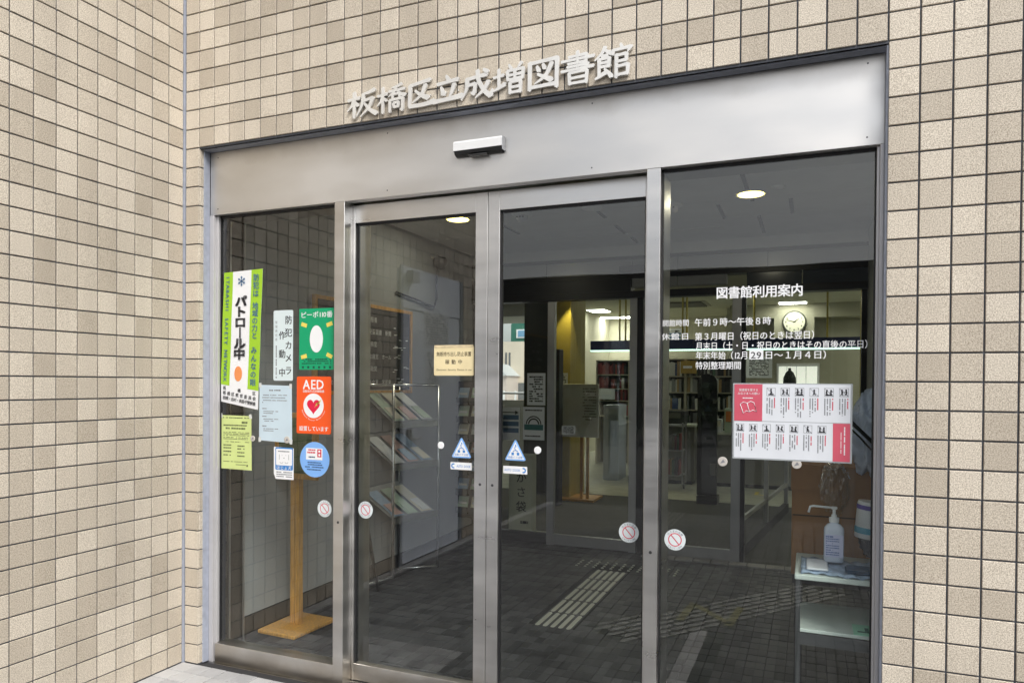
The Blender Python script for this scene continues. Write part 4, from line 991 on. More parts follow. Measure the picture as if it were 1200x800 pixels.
# directory board on the left wall
t = thing('directory_board', 'black wood framed directory board with white lettering on the inner wall', 'notice board', (LW, 1.6, 1.4))
MB().box(LW + .0005, LW + .03, .99, 2.23, 2.03, 2.055).box(LW + .0005, LW + .03, .99, 2.23, 1.40, 1.425).box(LW + .0005, LW + .03, .99, 1.015, 1.425, 2.03).box(LW + .0005, LW + .03, 2.205, 2.23, 1.425, 2.03).build('frame', WOOD, t)
box('board', LW + .0005, LW + .018, 1.0152, 2.2048, 1.4252, 2.0298, BLACK, t)
K = MB(); xx = LW + .0195
def rowx(mb, s, y0, z, h):
    for i, c in enumerate(s):
        if c == ' ': continue
        vs, fs, wd = glyph(c, 0.0); mb.add([(xx, y0 + i * h * 1.05 + a * h, z + b2 * h) for a, b2 in vs], fs)
for i, (s, z) in enumerate((('一般書', 1.93), ('児童図書 新聞', 1.84), ('事務室', 1.75), ('会議室 ホール', 1.66), ('視聴覚', 1.57), ('集会室 学習室', 1.47))):
    rowx(K, s, 1.60 + (i % 2) * .02, z, .042)
    rowx(K, s[:3], 1.08, z, .036)
r3 = random.Random(9)
for i in range(26):
    z = 1.46 + r3.random() * .5; y_ = 1.95 + r3.random() * .2; K.add([(xx, y_, z), (xx, y_ + .05 * r3.random() + .01, z), (xx, y_ + .05 * r3.random() + .01, z + .006), (xx, y_, z + .006)], [(0, 1, 2, 3)])
K.build('lettering', PRINT_W, t, fix=False)

# brochure rack
WIRE = mat('chromed wire', (.62, .64, .66), .25, .9)
t = thing('brochure_rack', 'silver wire rack with three sloping trays of brochures by the left wall', 'rack', (.2, 1.9, 0))
fx = lambda s: (.17 + .14 * s, 1.80 + .45 * s)
bx_ = lambda s: (.07 , 1.50 + .55 * s)
for s in (0, 1):
    MB().tube([(*fx(s), .01), (*fx(s), 1.47)], .011).build('post', WIRE, t); MB().tube([(*bx_(s), .01), (*bx_(s), 1.47)], .010).build('post', WIRE, t)
    MB().tube([(*fx(s), .02), (*bx_(s), .02)], .010).build('foot', WIRE, t)
MB().tube([(*fx(0), 1.465), (*fx(1), 1.465)], .011).tube([(*bx_(0), 1.465), (*bx_(1), 1.465)], .011).tube([(*fx(0), 1.465), (*bx_(0), 1.465)], .010).tube([(*fx(1), 1.465), (*bx_(1), 1.465)], .010).build('top_rail', WIRE, t)
PAMS = [mat('pamphlet green', (.60, .72, .60), .5), mat('pamphlet cream', (.80, .76, .64), .5), mat('pamphlet pale', (.82, .84, .86), .5), mat('pamphlet rose', (.70, .48, .44), .5), mat('pamphlet blue', (.38, .50, .66), .5)]
def slab4(mb, a, b, c, d, th):
    n_ = (Vector(b) - Vector(a)).cross(Vector(d) - Vector(a)).normalized() * th
    P_ = [Vector(p) for p in (a, b, c, d)]; vs = P_ + [p + n_ for p in P_]
    return mb.add(vs, [(0, 3, 2, 1), (4, 5, 6, 7), (0, 1, 5, 4), (1, 2, 6, 5), (2, 3, 7, 6), (3, 0, 4, 7)])
for k_, zf in enumerate((1.17, .85, .45)):
    zb = zf + .26
    F0, F1, B0, B1 = fx(.02), fx(.98), bx_(.0), bx_(1.0)
    slab4(MB(), (*F0, zf), (*F1, zf), (*B1, zb), (*B0, zb), -.004).build('tray', mat('pale grey tray', (.42, .44, .46), .4, .3), t)
    slab4(MB(), (F0[0] + .004, F0[1], zf - .03), (F1[0] + .004, F1[1], zf - .03), (F1[0] + .004, F1[1], zf + .022), (F0[0] + .004, F0[1], zf + .022), .004).build('tray_lip', WIRE, t)
    for q in range(3):
        s0, s1 = .05 + q * .32, .05 + q * .32 + .24
        lerp = lambda a, b, u: (a[0] + (b[0] - a[0]) * u, a[1] + (b[1] - a[1]) * u)
        f0, f1, b0, b1 = lerp(F0, F1, s0), lerp(F0, F1, s1), lerp(B0, B1, s0), lerp(B0, B1, s1)
        f0, f1, b0, b1 = lerp(f0, b0, .08), lerp(f1, b1, .08), lerp(f0, b0, .86), lerp(f1, b1, .86)
        p = thing('brochure', 'brochure lying %s on the %s sloping tray of the wire rack' % (('nearest the entrance', 'in the middle', 'farthest from the entrance')[q], ('top', 'middle', 'lowest')[k_]), 'brochure', (f0[0], f0[1], zf), 'brochures on the wire rack trays')
        slab4(MB(), (*f0, zf + .028), (*f1, zf + .028), (*b1, zf + .235), (*b0, zf + .235), .006).build('cover', PAMS[(q + k_ * 2) % 5], p)
        slab4(MB(), (*lerp(f0, f1, .15), zf + .040), (*lerp(f0, f1, .85), zf + .040), (*lerp(lerp(f0, f1, .85), lerp(b0, b1, .85), .45), zf + .130), (*lerp(lerp(f0, f1, .15), lerp(b0, b1, .15), .45), zf + .130), .007).build('picture', PAMS[(q * 2 + k_ + 1) % 5], p)

# dark pocket rack behind it
t = thing('pocket_rack', 'dark wall rack with columns of leaflet pockets behind the wire rack', 'rack', (.1, 3.0, .3))
box('back_panel', .06, .46, 3.10, 3.12, .25, 1.50, BLACKM, t)
k3 = 0
for c in range(3):
    for r_ in range(7):
        x0 = .075 + c * .13; z0 = .30 + r_ * .165
        MB().box(x0, x0 + .118, 3.03, 3.099, z0, z0 + .012).box(x0, x0 + .118, 3.028, 3.032, z0, z0 + .06).build('pocket', mat('smoky pocket', (.06, .065, .07), .25), t)
        p = thing('leaflet', 'leaflet in a pocket of the dark rack, %s column, row %s from the top' % (('left', 'middle', 'right')[c], ('seventh', 'sixth', 'fifth', 'fourth', 'third', 'second', 'first')[r_]), 'leaflet', (x0, 3.05, z0), 'leaflets in the dark pocket rack')
        slab4(MB(), (x0 + .008, 3.04, z0 + .014), (x0 + .108, 3.04, z0 + .014), (x0 + .108, 3.088, z0 + .15), (x0 + .008, 3.088, z0 + .15), .003).build('sheet', PAMS[(k3 * 3 + r_) % 5], p); k3 += 1
        MB().box(x0 + .02, x0 + .096, 3.056, 3.060, z0 + .085, z0 + .105).build('heading', PRINT_W, p)
# folded black easel by the wall
t = thing('black_easel', 'folded black tripod easel with white cards leaning by the inner wall', 'easel', (.2, 1.45, 0))
for a, b in (((.12, 1.30, 1.15), (.24, 1.50, .01)), ((.10, 1.32, 1.15), (.12, 1.20, .01)), ((.09, 1.40, 1.1), (.11, 1.68, .01))): MB().tube([a, b], .011).build('leg', BLACK, t)
box('tray', .13, .16, 1.24, 1.46, .66, .68, BLACK, t); MB().box(.125, .13, 1.26, 1.44, .68, 1.02).build('panel', BLACK, t)
for q, (y0, z0, z1) in enumerate(((1.22, .80, .98), (1.33, .80, .87))): MB().box(.131, .134, y0, y0 + .10, z0 - .06, z1 - .06).build('card', PAPER, t)
t = thing('security_camera', 'dark dome security camera with hanging cable high on the left wall', 'camera', (.08, 2.60, 2.5))
MB().lathe((.12, 2.62, 2.50), [(.05, .05), (.06, .03), (.055, -.01), (.03, -.045), (.005, -.055)], 20).build('dome', BLACK, t); box('bracket', LW + .0005, .12, 2.58, 2.66, 2.545, 2.575, ALU, t)
MB().tube([(.075, 2.64, 2.53), (.075, 2.64, 2.2), (.07, 2.60, 2.13), (.068, 2.2, 2.17), (.068, 2.0, 2.19)], .008).build('cable', BLACK, t)
t = thing('bag_dispenser', 'slim cream umbrella bag dispenser with pictograms behind the inner glass', 'dispenser', (.5, 3.65, 0))
CRB = mat('cream enamel', (.60, .60, .48), .4)
box('body', .36, .60, 3.60, 3.72, .03, .80, CRB, t, .004); box('base', .34, .72, 3.52, 3.84, .004, .0295, CRB, t, .004)
K = MB(); r3 = random.Random(2)
for c, z in zip('かさ袋', (.58, .44, .30)): put(K, c, .49, z, .11, 3.5985, .01)
lines(K, .42, .57, .15, .03, 3.5985, r3); K.build('lettering', PRINT_K, t, fix=False)

# ================================================================== RIGHT CORNER TABLE
t = thing('side_table', 'grey steel side table with pale tops just inside the right pane', 'table', (3.2, .35, 0))
PALE = mat('pale green laminate', (.62, .70, .66), .35, noise=.04, nscale=12)
box('table_top', 3.008, 3.44, .16, .56, .728, .748, PALE, t, .003); box('shelf', 3.02, 3.44, .17, .55, .522, .536, PALE, t, .002); box('shelf_rail', 3.02, 3.44, .165, .169, .475, .521, mat('grey steel rail', (.09, .095, .10), .4, .5), t)
for x, y_ in ((3.012, .168), (3.42, .168), (3.012, .53), (3.42, .53)): MB().box(x, x + .018, y_, y_ + .018, 0, .7275, .002).build('leg', MATS['grey steel rail'], t)
t = thing('exit_card', 'small pale green card with a dark symbol on the lower table shelf', 'card', (3.24, .2, .537))
box('card', 3.22, 3.29, .172, .30, .5365, .5395, mat('pale green card', (.35, .75, .55), .5), t); box('mark', 3.235, 3.275, .20, .215, .5398, .5405, mat('dark green mark', (.02, .16, .11), .5), t); box('mark', 3.262, 3.275, .216, .26, .5398, .5405, MATS['dark green mark'], t)
CLOTH = mat('blue white cloth', (.34, .44, .58), .9, noise=.35, nscale=30)
t = thing('folded_cloth', 'folded blue and white cloth spread on the side table', 'cloth', (3.2, .3, .749))
mb = MB(); n_ = 26; vs = []
for i in range(n_):
    for j in range(12):
        u, q = i / (n_ - 1), j / 11; vs.append((3.03 + u * .36, .175 + q * .25 + .01 * math.sin(u * 9), .7495 + .009 * abs(math.sin(u * 21 + q * 5)) + .006 * abs(math.sin(q * 14))))
mb.add(vs, [(i * 12 + j, (i + 1) * 12 + j, (i + 1) * 12 + j + 1, i * 12 + j + 1) for i in range(n_ - 1) for j in range(11)], 0, True); o = mb.build('cloth', CLOTH, t)
mo = o.modifiers.new('s', 'SOLIDIFY'); mo.thickness = .004; mo.offset = 1
mb = MB().box(3.05, 3.13, .19, .36, .762, .772, .004); mb.build('fold', PAPER, t); MB().box(3.19, 3.30, .18, .28, .762, .778, .006).build('dark_fold', mat('dark blue cloth', (.03, .07, .13), .9, noise=.3, nscale=30), t)
t = thing('sanitizer_bottle', 'white pump bottle of hand sanitizer standing on the side table', 'bottle', (3.152, .34, .772))
BOT = mat('milky bottle plastic', (.62, .68, .80), .25)
c = (3.152, .34, .772)
def sqprof(mb, c, prof, n=28):
    vs, fs = [], []
    for a_, b_, h in prof:
        for i in range(n):
            an = 2 * math.pi * i / n; co, si = math.cos(an), math.sin(an); vs.append((c[0] + a_ * abs(co) ** .6 * (1 if co > 0 else -1), c[1] + b_ * abs(si) ** .6 * (1 if si > 0 else -1), c[2] + h))
    for j in range(len(prof) - 1):
        for i in range(n): fs.append((j * n + i, j * n + (i + 1) % n, (j + 1) * n + (i + 1) % n, (j + 1) * n + i))
    return mb.add(vs, fs + [tuple(range(n))[::-1], tuple((len(prof) - 1) * n + i for i in range(n))], 0, True)
sqprof(MB(), c, [(.034, .024, 0), (.038, .028, .006), (.038, .028, .125), (.036, .026, .138), (.026, .019, .150), (.016, .016, .157), (.016, .016, .160)]).build('body', BOT, t)
box('label', 3.118, 3.186, .3108, .3118, .795, .885, mat('pale lilac label', (.58, .60, .80), .5), t)
K = MB(); r3 = random.Random(4)
for i in range(9): lines(K, 3.122, 3.172 if i % 3 else 3.15, .877 - i * .009, .005 if i else .008, .3104, r3)
K.build('label_print', mat('blue grey print', (.14, .20, .42), .5), t, fix=False)
MB().lathe(c, [(.019, .1605), (.019, .178), (.010, .180), (.010, .19), (.006, .191), (.006, .212)], 20).build('collar', WHITE, t)
MB().box(3.140, 3.164, .328, .352, .984, .994, .003).tube([(3.15, .34, .989), (3.075, .335, .993), (3.062, .335, .99), (3.056, .335, .966)], .0045, 10).build('pump_spout', WHITE, t)

# cardboard box, plastic bags, wipes
CARD = mat('brown corrugated cardboard', (.30, .15, .055), .85, noise=.1, nscale=8)
t = thing('cardboard_box', 'brown cardboard box behind the side table', 'box', (3.2, .8, 0))
MB().box(2.985, 3.44, .60, .95, .64, 1.13, .004).build('carton', CARD, t); box('tape', 3.19, 3.24, .5965, .5995, .66, 1.12, mat('glossy packing tape', (.30, .17, .09), .15), t)
st = thing('low_stand', 'low dark stand carrying the cardboard box behind the side table', 'stand', (3.2, .8, 0)); box('stand_top', 2.99, 3.44, .60, .95, .60, .638, BLACKM, st)
for x in (3.0, 3.40):
    for y_ in (.62, .90): box('leg', x, x + .03, y_, y_ + .03, 0, .599, BLACKM, st)
box('flap', 2.982, 3.2, .5935, .5962, 1.02, 1.128, CARD, t); box('seam', 2.99, 3.435, .596, .5995, .905, .911, mat('dark cardboard edge', (.08, .05, .025), .9), t)
def bag(name, label, c, r, seed, material, cat='bag'):
    t = thing(name, label, cat, (c[0], c[1], c[2] - r[2]))
    bm = bmesh.new(); bmesh.ops.create_icosphere(bm, subdivisions=5, radius=1); rr = random.Random(seed)
    from mathutils import noise as mn
    for v_ in bm.verts:
        p = v_.co.copy(); d = mn.ridged_multi_fractal(p * 1.9 + Vector((seed, 0, 0)), .7, 2.2, 6, .9, 2.4); v_.co = Vector((p.x * r[0], p.y * r[1], p.z * r[2])) * (.66 + .18 * d) + Vector(c)
    me = bpy.data.meshes.new(name); bm.to_mesh(me); bm.free(); me.polygons.foreach_set('use_smooth', [True] * len(me.polygons)); link('bag_skin', me, material, t); return t
def film(name, col):
    m = mat(name, col, .18, noise=.3, nscale=9, spec=.8); return m
t = bag('plastic_bag', 'crumpled pale blue plastic bag with dark strap above the cardboard box', (3.31, .62, 1.27), (.115, .10, .23), 3, film('pale blue film', (.62, .68, .82)))
MB().tube([(3.19, .50, 1.36), (3.25, .50, 1.30), (3.33, .50, 1.22)], .008).tube([(3.19, .50, 1.33), (3.25, .505, 1.27), (3.32, .505, 1.19)], .004).build('strap', BLACK, t)
t = bag('plastic_bag', 'clear plastic bag with glossy creases hanging over the front of the box', (3.16, .565, 1.04), (.07, .035, .14), 8, GLASS)
t = bag('plastic_bag', 'dark grey plastic bag at the right end of the side table', (3.36, .47, .86), (.13, .07, .13), 5, film('dark film', (.05, .06, .085)))
t = thing('wipes_tub', 'white cylindrical tub of wipes with purple band behind the bottle', 'tub', (3.27, .46, .75)); cc = (3.275, .44, .86)
M = Matrix.Translation(Vector(cc)) @ Matrix.Rotation(R(6), 4, 'Y') @ Matrix.Translation(-Vector(cc))
mb = MB().lathe(cc, [(.043, 0), (.045, .005), (.048, .14), (.045, .15)], 28); mb.v = [tuple(M @ Vector(v_)) for v_ in mb.v]; mb.build('body', WHITE, t)
mb = MB().lathe(cc, [(.0485, .118), (.0488, .136)], 28); mb.v = [tuple(M @ Vector(v_)) for v_ in mb.v]; mb.build('band', mat('purple print', (.14, .10, .40), .5), t)
mb = MB().lathe(cc, [(.0462, .02), (.047, .045)], 28); mb.v = [tuple(M @ Vector(v_)) for v_ in mb.v]; mb.build('lower_band', mat('green blue print', (.10, .40, .55), .5), t)

# ================================================================== LOBBY
ZL = 3.0
LOB = mat('olive cream wall paint', (.60, .585, .47), .8, noise=.05, nscale=2)
VINYL = mat('pale lobby vinyl', (.42, .43, .36), .45, noise=.12, nscale=6)
struct(box('lobby_floor', -5, 7, 3.50, 6.55, -.30, .001, FLOORM)); struct(box('lobby_floor', -5, 7, 6.551, 14.2, -.30, .003, VINYL))
struct(box('lobby_ceiling', -5, 7, 6.3, 14.2, ZL, ZL + .06, mat('lobby ceiling tile', (.55, .54, .44), .85, noise=.05, nscale=3)))
struct(box('lobby_low_ceiling', -5, 7, 3.565, 6.299, 2.66, ZL + .06, MATS['lobby ceiling tile']))
struct(box('lobby_back_wall', -1.36, 1.6, 13.8, 13.9, -.01, ZL, LOB)); OLV = mat('olive grey wall paint', (.40, .39, .30), .8, noise=.06, nscale=2)
struct(box('lobby_office_wall', 1.601, 7, 12.0, 12.1, -.01, ZL, OLV))
struct(box('lobby_office_return', 1.5, 1.60, 12.0, 13.8, -.01, ZL, LOB)); struct(box('lobby_right_wall', 6.9, 7.0, 3.57, 12.0, -.01, ZL, LOB))
struct(box('lobby_left_wall', -1.46, -1.361, 9.6, 13.9, -.01, ZL, LOB)); struct(box('lobby_far_left_wall', -5.1, -5.0, 3.5, 9.6, -.01, ZL, LOB))
struct(box('lobby_beam', 1.6, 6.9, 11.6, 11.999, 2.74, ZL - .001, mat('olive beam paint', (.38, .37, .28), .8)))
struct(box('lobby_front_wall', -5, -.125, 3.45, 3.55, -.01, 2.66, LOB)); struct(box('lobby_front_wall', 3.61, 7, 3.45, 3.55, -.01, 2.66, LOB))
# glazed exit wall at the far left with the street beyond
t = thing('street_window', 'window at the far left of the lobby with the bright street beyond', 'window', (-2.4, 9.5, 0))
box('lower_wall', -5, -1.361, 9.5, 9.595, -.01, 1.17, mat('grey dado', (.28, .28, .27), .7), t); box('header_wall', -5, -1.361, 9.5, 9.595, 2.72, ZL, mat('grey dado'), t)
box('pane', -4.0, -1.46, 9.545, 9.551, 1.17, 2.72, GLASS2, t); box('frame_post', -1.46, -1.40, 9.50, 9.59, 1.17, 2.72, DARKM, t); box('frame_post', -4.06, -4.0, 9.50, 9.59, 1.17, 2.72, DARKM, t); box('handrail', -4, -1.5, 9.40, 9.44, 1.28, 1.31, ALU, t)
struct(box('street_pavement', -40, 10, 14.3, 90, -.013, .0, mat('sunlit street paving', (.5, .5, .48), .8, noise=.05, nscale=2)))  # pale grey paving colour, faintly mottled
GRN = mat('green cladding', (.03, .16, .12), .6); CRM = mat('cream render', (.68, .60, .50), .8, noise=.04, nscale=2)
t = thing('green_building', 'dark green clad building with a slanted parapet seen through the far window', 'building', (-12, 40, 0))
MB().prism([(-14.75, 0), (-9, 0), (-9, 7.4), (-13.6, 6.6), (-14.75, 5.2)], 40, 46).build('wall', GRN, t)
for x0, x1, z0, z1 in ((-14.35, -13.2, 4.35, 4.9), (-13.9, -13.2, 5.6, 6.1), (-14.35, -13.9, 3.1, 3.7), (-14.35, -14.0, 2.0, 2.6)):
    f = box('window', x0, x1, 39.93, 39.999, z0, z1, PRINT_W, t); box('pane', x0 + .12, x1 - .1, 39.9, 39.929, z0 + .08, z1 - .08, mat('sky blue glazing', (.18, .38, .60), .2), f)
t = thing('cream_building', 'narrow cream building standing before the green one', 'building', (-13, 37, 0)); box('wall', -14.0, -10, 37, 39, 0, 3.95, CRM, t)
for x in (-13.85, -13.62): box('window', x, x + .1, 36.96, 36.999, 2.2, 3.3, mat('dim glazing', (.15, .16, .17), .2), t)
box('shop_front', -13.9, -10.5, 36.95, 36.999, .5, 1.5, MATS['dim glazing'], t)
t = thing('small_house', 'small white house with a pitched roof beyond the window', 'house', (-15, 35, 0)); box('wall', -15.2, -13.0, 35.2, 38, 0, 1.9, mat('pink white render', (.62, .54, .50), .8), t)
MB().prism([(-15.4, 1.9), (-12.9, 1.9), (-13.6, 2.55), (-13.75, 2.6)], 35, 38.2).build('roof', mat('pale roof', (.58, .60, .62), .6), t); box('window', -13.9, -13.4, 35.15, 35.19, .9, 1.4, MATS['dim glazing'], t)
t = thing('street_banner', 'tall blue and yellow banner sign beside the green building', 'banner', (-14.9, 34, 2)); box('cloth', -13.37, -13.02, 34, 34.03, 2.5, 4.1, SKYB, t); box('upper_patch', -13.33, -13.06, 33.98, 33.999, 3.5, 4.0, YELS, t); box('pole', -13.44, -13.38, 34, 34.04, 0, 4.2, ALU, t)
t = thing('street_fence', 'low white fence along the far street', 'fence', (-10, 26, 0))
for i in range(14): box('post', -12.6 + i * .55, -12.54 + i * .55, 26, 26.06, 0, 1.15, PRINT_W, t)
for z in (.35, .7, 1.05): box('rail', -12.7, -5.2, 26.061, 26.09, z, z + .05, PRINT_W, t)

# pillars
t = thing('dark_pillar', 'dark olive pillar beside the street window', 'pillar', (-.3, 6.6, 0)); box('shaft', -.60, -.02, 6.42, 6.9, .002, 2.98, mat('dark olive panel', (.045, .045, .022), .5, noise=.25, nscale=5), t)
YEL = mat('ochre wall panel', (.42, .34, .07), .6, noise=.1, nscale=4)
t = thing('ochre_pillar', 'ochre pillar lit by a small downlight at its corner', 'pillar', (.1, 6.3, 0)); box('shaft', -.01, .202, 6.0, 6.66, .002, 2.66, YEL, t, .003)
def spot(x, y, z, e, lab, col=(1, .82, .35)):
    t = thing('corner_downlight', lab, 'ceiling light', (x, y, z))
    MB().lathe((x, y, z), [(.07, -.0006), (.068, -.006), (.05, -.004)], 24).build('trim_ring', WHITE, t); MB().lathe((x, y, z), [(.048, -.0045), (.02, -.006)], 20).build('lens', LAMP, t)
    l = bpy.data.lights.new('lamp', 'SPOT'); l.energy = e; l.color = col; l.spot_size = R(75); l.spot_blend = .3; l.shadow_soft_size = .03
    o = bpy.data.objects.new('lamp', l); COL.objects.link(o); o.parent = t; o.location = (0, 0, -.02)
spot(.26, 5.86, 2.66, 26, 'small lit downlight beside the ochre pillar corner')
t = thing('ochre_curtain', 'bright ochre panels high at the right end of the lobby', 'panel', (3.5, 4.4, 0))
for i, (x, y_) in enumerate(((3.50, 4.40), (3.58, 4.36), (3.66, 4.30))): MB().lathe((x, y_, 0), [(.035, .9), (.035, 2.655)], 16).build('fold', mat('bright ochre', (.55, .45, .05), .5), t)
box('bracket', 3.38, 3.46, 4.30, 4.36, 2.40, 2.62, mat('bright ochre'), t)
spot(3.52, 4.16, 2.66, 12, 'small lit downlight at the right end of the lobby')

# ceiling lights
TUBE = mat('white ceiling light panel', (.9, .9, .85), .4, emit=(1, .97, .84), estr=17)
for x, y_, sx, sy, lab in ((1.92, 9.3, .42, .26, 'nearest lit ceiling light above the counter'), (2.73, 11.3, .46, .30, 'lit ceiling light left above the clock'), (-1.0, 11.6, .36, .5, 'lit ceiling light over the red bookshelf, left one'),
                           (-.95, 13.2, .95, .35, 'lit ceiling light farthest back near the cream wall'), (4.9, 6.9, .6, .6, 'lit ceiling light hidden at the right side of the lobby'), (4.9, 9.8, .6, .6, 'lit ceiling light at the far right of the lobby'), (-3.0, 7.6, .6, .6, 'lit ceiling light at the far left of the lobby'), (.6, 8.0, .25, .25, 'small lit ceiling light over the cabinet')):  # side lights of the lobby are added out of view for general brightness
    t = thing('ceiling_light', lab, 'ceiling light', (x, y_, ZL), 'lit lobby ceiling lights')
    box('casing', x - sx / 2 - .03, x + sx / 2 + .03, y_ - sy / 2 - .03, y_ + sy / 2 + .03, ZL - .02, ZL - .001, WHITE, t); box('diffuser', x - sx / 2, x + sx / 2, y_ - sy / 2, y_ + sy / 2, ZL - .026, ZL - .0205, TUBE, t)
t = thing('air_conditioner', 'dark square ceiling air conditioner in the lobby', 'air conditioner', (.8, 9.6, ZL)); box('grille', .35, 1.2, 10.6, 11.4, ZL - .03, ZL - .001, mat('dark grille', (.06, .06, .05), .6), t); box('border', .28, 1.27, 10.53, 11.47, ZL - .012, ZL - .002, mat('beige grille', (.35, .34, .28), .6), t)

# hanging navy sign over the counter
NAVYS = mat('navy sign board', (.010, .018, .075), .35)
t = thing('hanging_sign', 'long navy board hanging on yellow rods over the counter with a pale light strip below', 'sign', (1.7, 9.2, 2.05))
box('board', -.47, 4.6, 9.2, 9.26, 2.062, 2.22, NAVYS, t, .002); box('light_strip', -.47, 4.6, 9.19, 9.27, 2.035, 2.0615, mat('pale green light strip', (.7, .9, .8), .4, emit=(.7, 1, .85), estr=1.1), t)
for x in (.037, .14, 1.093, 1.16, 2.213, 3.278): MB().lathe((x, 9.23, 0), [(.016, 2.2205), (.016, ZL - .001)], 10).build('rod', mat('ochre rod', (.30, .24, .02), .4), t)

# clock
t = thing('wall_clock', 'round cream wall clock with black numerals and hands', 'clock', (2.76, 11.58, 2.65)); cc = (2.755, 11.56, 2.655)
MB().lathe(cc, [(.205, .035), (.21, .0), (.20, -.012), (.185, -.012), (.182, -.004)], 40, 'Y').build('case', mat('olive case', (.08, .085, .07), .4), t)
MB().prism(disc_poly(cc[0], cc[2], .184, 40), cc[1] - .008, cc[1] - .005).build('dial', mat('cream dial', (.72, .72, .58), .5), t)
K = MB()
for i in range(12): a = R(90 - 30 * (i + 1)); put(K, str(i + 1), cc[0] + .145 * math.cos(a), cc[2] + .145 * math.sin(a), .05, cc[1] - .0085, .03)
K.build('numerals', BLACK, t, fix=False)
def hand(a, L, wd):
    d = Vector((math.cos(a), math.sin(a))); nn = Vector((-d.y, d.x)) * wd; o = Vector((cc[0], cc[2])); e = o + d * L; o2 = o - d * L * .2
    MB().prism([tuple(o2 + nn), tuple(o2 - nn), tuple(e - nn * .6), tuple(e + nn * .6)], cc[1] - .014, cc[1] - .0115).build('hand', BLACK, t)
hand(R(162), .145, .006); hand(R(38), .10, .009)
box('clock_wall', 2.4, 3.1, 11.596, 11.5995, 2.3, 2.9, OLV)['kind'] = 'structure'

# bookshelves and books
SHELF = mat('beige shelf steel', (.45, .42, .33), .5); BK = [mat('book ' + n, c, .6) for n, c in (('red', (.28, .045, .04)), ('wine', (.18, .03, .04)), ('white', (.6, .6, .55)), ('blue', (.06, .10, .22)), ('green', (.10, .18, .12)), ('tan', (.38, .26, .12)), ('grey', (.25, .26, .26)), ('black', (.04, .04, .045)))]
def bookcase(label, x0, x1, y, z0, zs, pal, blabel, group, seed, d=.28, h=.24):
    t = thing('bookshelf', label, 'bookshelf', ((x0 + x1) / 2, y + d / 2, z0)); r4 = random.Random(seed)
    box('side_panel', x0 - .02, x0, y, y + d, .004, zs[-1], SHELF, t); box('side_panel', x1, x1 + .02, y, y + d, .004, zs[-1], SHELF, t)
    box('back_panel', x0, x1, y + d, y + d + .01, .004, zs[-1], mat('dark shelf back', (.08, .08, .07), .7), t)
    for z in zs: box('shelf', x0, x1, y, y + d - .001, z - .018, z, SHELF, t)
    for z in zs[:-1]:
        p = x0 + .01
        while p < x1 - .05:
            wd = r4.uniform(.022, .05); hh = h * r4.uniform(.72, 1)
            if r4.random() < .06: p += r4.uniform(.03, .10); continue
            o = box('book', p, p + wd - .003, y + .02, y + .2, z + .001, z + hh, BK[r4.choice(pal)], None)
            o.location = (p, y, z); o.data.transform(Matrix.Translation((-p, -y, -z)))
            cn = o.data.materials[0].name.split()[1]; lv = ('lowest', 'second lowest', 'middle', 'fourth', 'fifth', 'sixth')[list(zs).index(z)]
            tag(o, f'{cn} book on the {lv} shelf of the {blabel}', 'book', group); p += wd
    return t
bookcase('low bookshelf of red and dark volumes under the cream wall', -.63, -.04, 10.2, 0, [.9, 1.18, 1.40, 1.66, 1.92], [0, 1, 0, 2, 7, 1], 'bookshelf by the cream wall', 'books on the red bookshelf', 1, h=.22)
bookcase('second bookshelf with brown bindings beside the first', .02, .52, 10.2, 0, [1.18, 1.40, 1.66, 1.90], [5, 7, 1, 5], 'bookshelf second from the cream wall', 'books on the brown bookshelf', 2, h=.21)
bookcase('tall bookshelf of pale books behind the left end of the counter', .72, 1.16, 9.0, 0, [.80, 1.08, 1.36, 1.62, 1.90], [2, 2, 6, 3, 2, 5], 'bookshelf behind the left counter', 'books behind the left counter', 3)
bookcase('bookshelf with files behind the security gate', 1.20, 1.95, 9.0, 0, [.80, 1.08, 1.36, 1.62, 1.90], [7, 4, 6, 2, 7, 5], 'bookshelf behind the security gate', 'books behind the security gate', 4)
t = thing('file_box', 'ochre box on the top shelf behind the counter', 'box', (1.2, 8.95, 1.66)); box('carton', 1.12, 1.36, 8.90, 8.99, 1.66, 1.86, mat('ochre box', (.42, .28, .06), .6), t); box('label', 1.16, 1.30, 8.898, 8.8995, 1.74, 1.78, PRINT_W, t)
# counter
t = thing('counter_desk', 'grey service counter with a pale top left of the security gate', 'counter', (1, 8.2, 0)); box('front_panel', .72, 1.46, 8.0, 8.04, .06, .86, mat('grey laminate', (.20, .20, .18), .5, noise=.08, nscale=5), t); box('counter_top', .68, 1.50, 7.96, 8.5, .861, .89, mat('white laminate', (.66, .70, .62), .4), t); box('plinth', .74, 1.44, 8.05, 8.4, .004, .0595, BLACKM, t); box('side_panel', .70, .719, 8.0, 8.45, .06, .86, MATS['grey laminate'], t); box('end_panel', 1.461, 1.48, 8.0, 8.45, .06, .86, MATS['grey laminate'], t)
t = thing('counter_desk', 'service counter with leaflets and parcels right of the security gate', 'counter', (2.6, 8.2, 0)); box('front_panel', 1.72, 4.4, 8.0, 8.04, .06, .76, MATS['grey laminate'], t); box('counter_top', 1.68, 4.45, 7.96, 8.5, .761, .79, MATS['white laminate'], t); box('plinth', 1.74, 4.4, 8.05, 8.4, .004, .0595, BLACKM, t)
def small(name, label, cat, x0, x1, y0, y1, z0, z1, m1, front=None, fm=None):
    t = thing(name, label, cat, ((x0 + x1) / 2, (y0 + y1) / 2, z0)); box('body', x0, x1, y0, y1, z0, z1, m1, t, .004)
    if front: box(front, x0 + (x1 - x0) * .12, x1 - (x1 - x0) * .12, y0 - .004, y0 - .0005, z0 + (z1 - z0) * .45, z1 - (z1 - z0) * .12, fm, t)
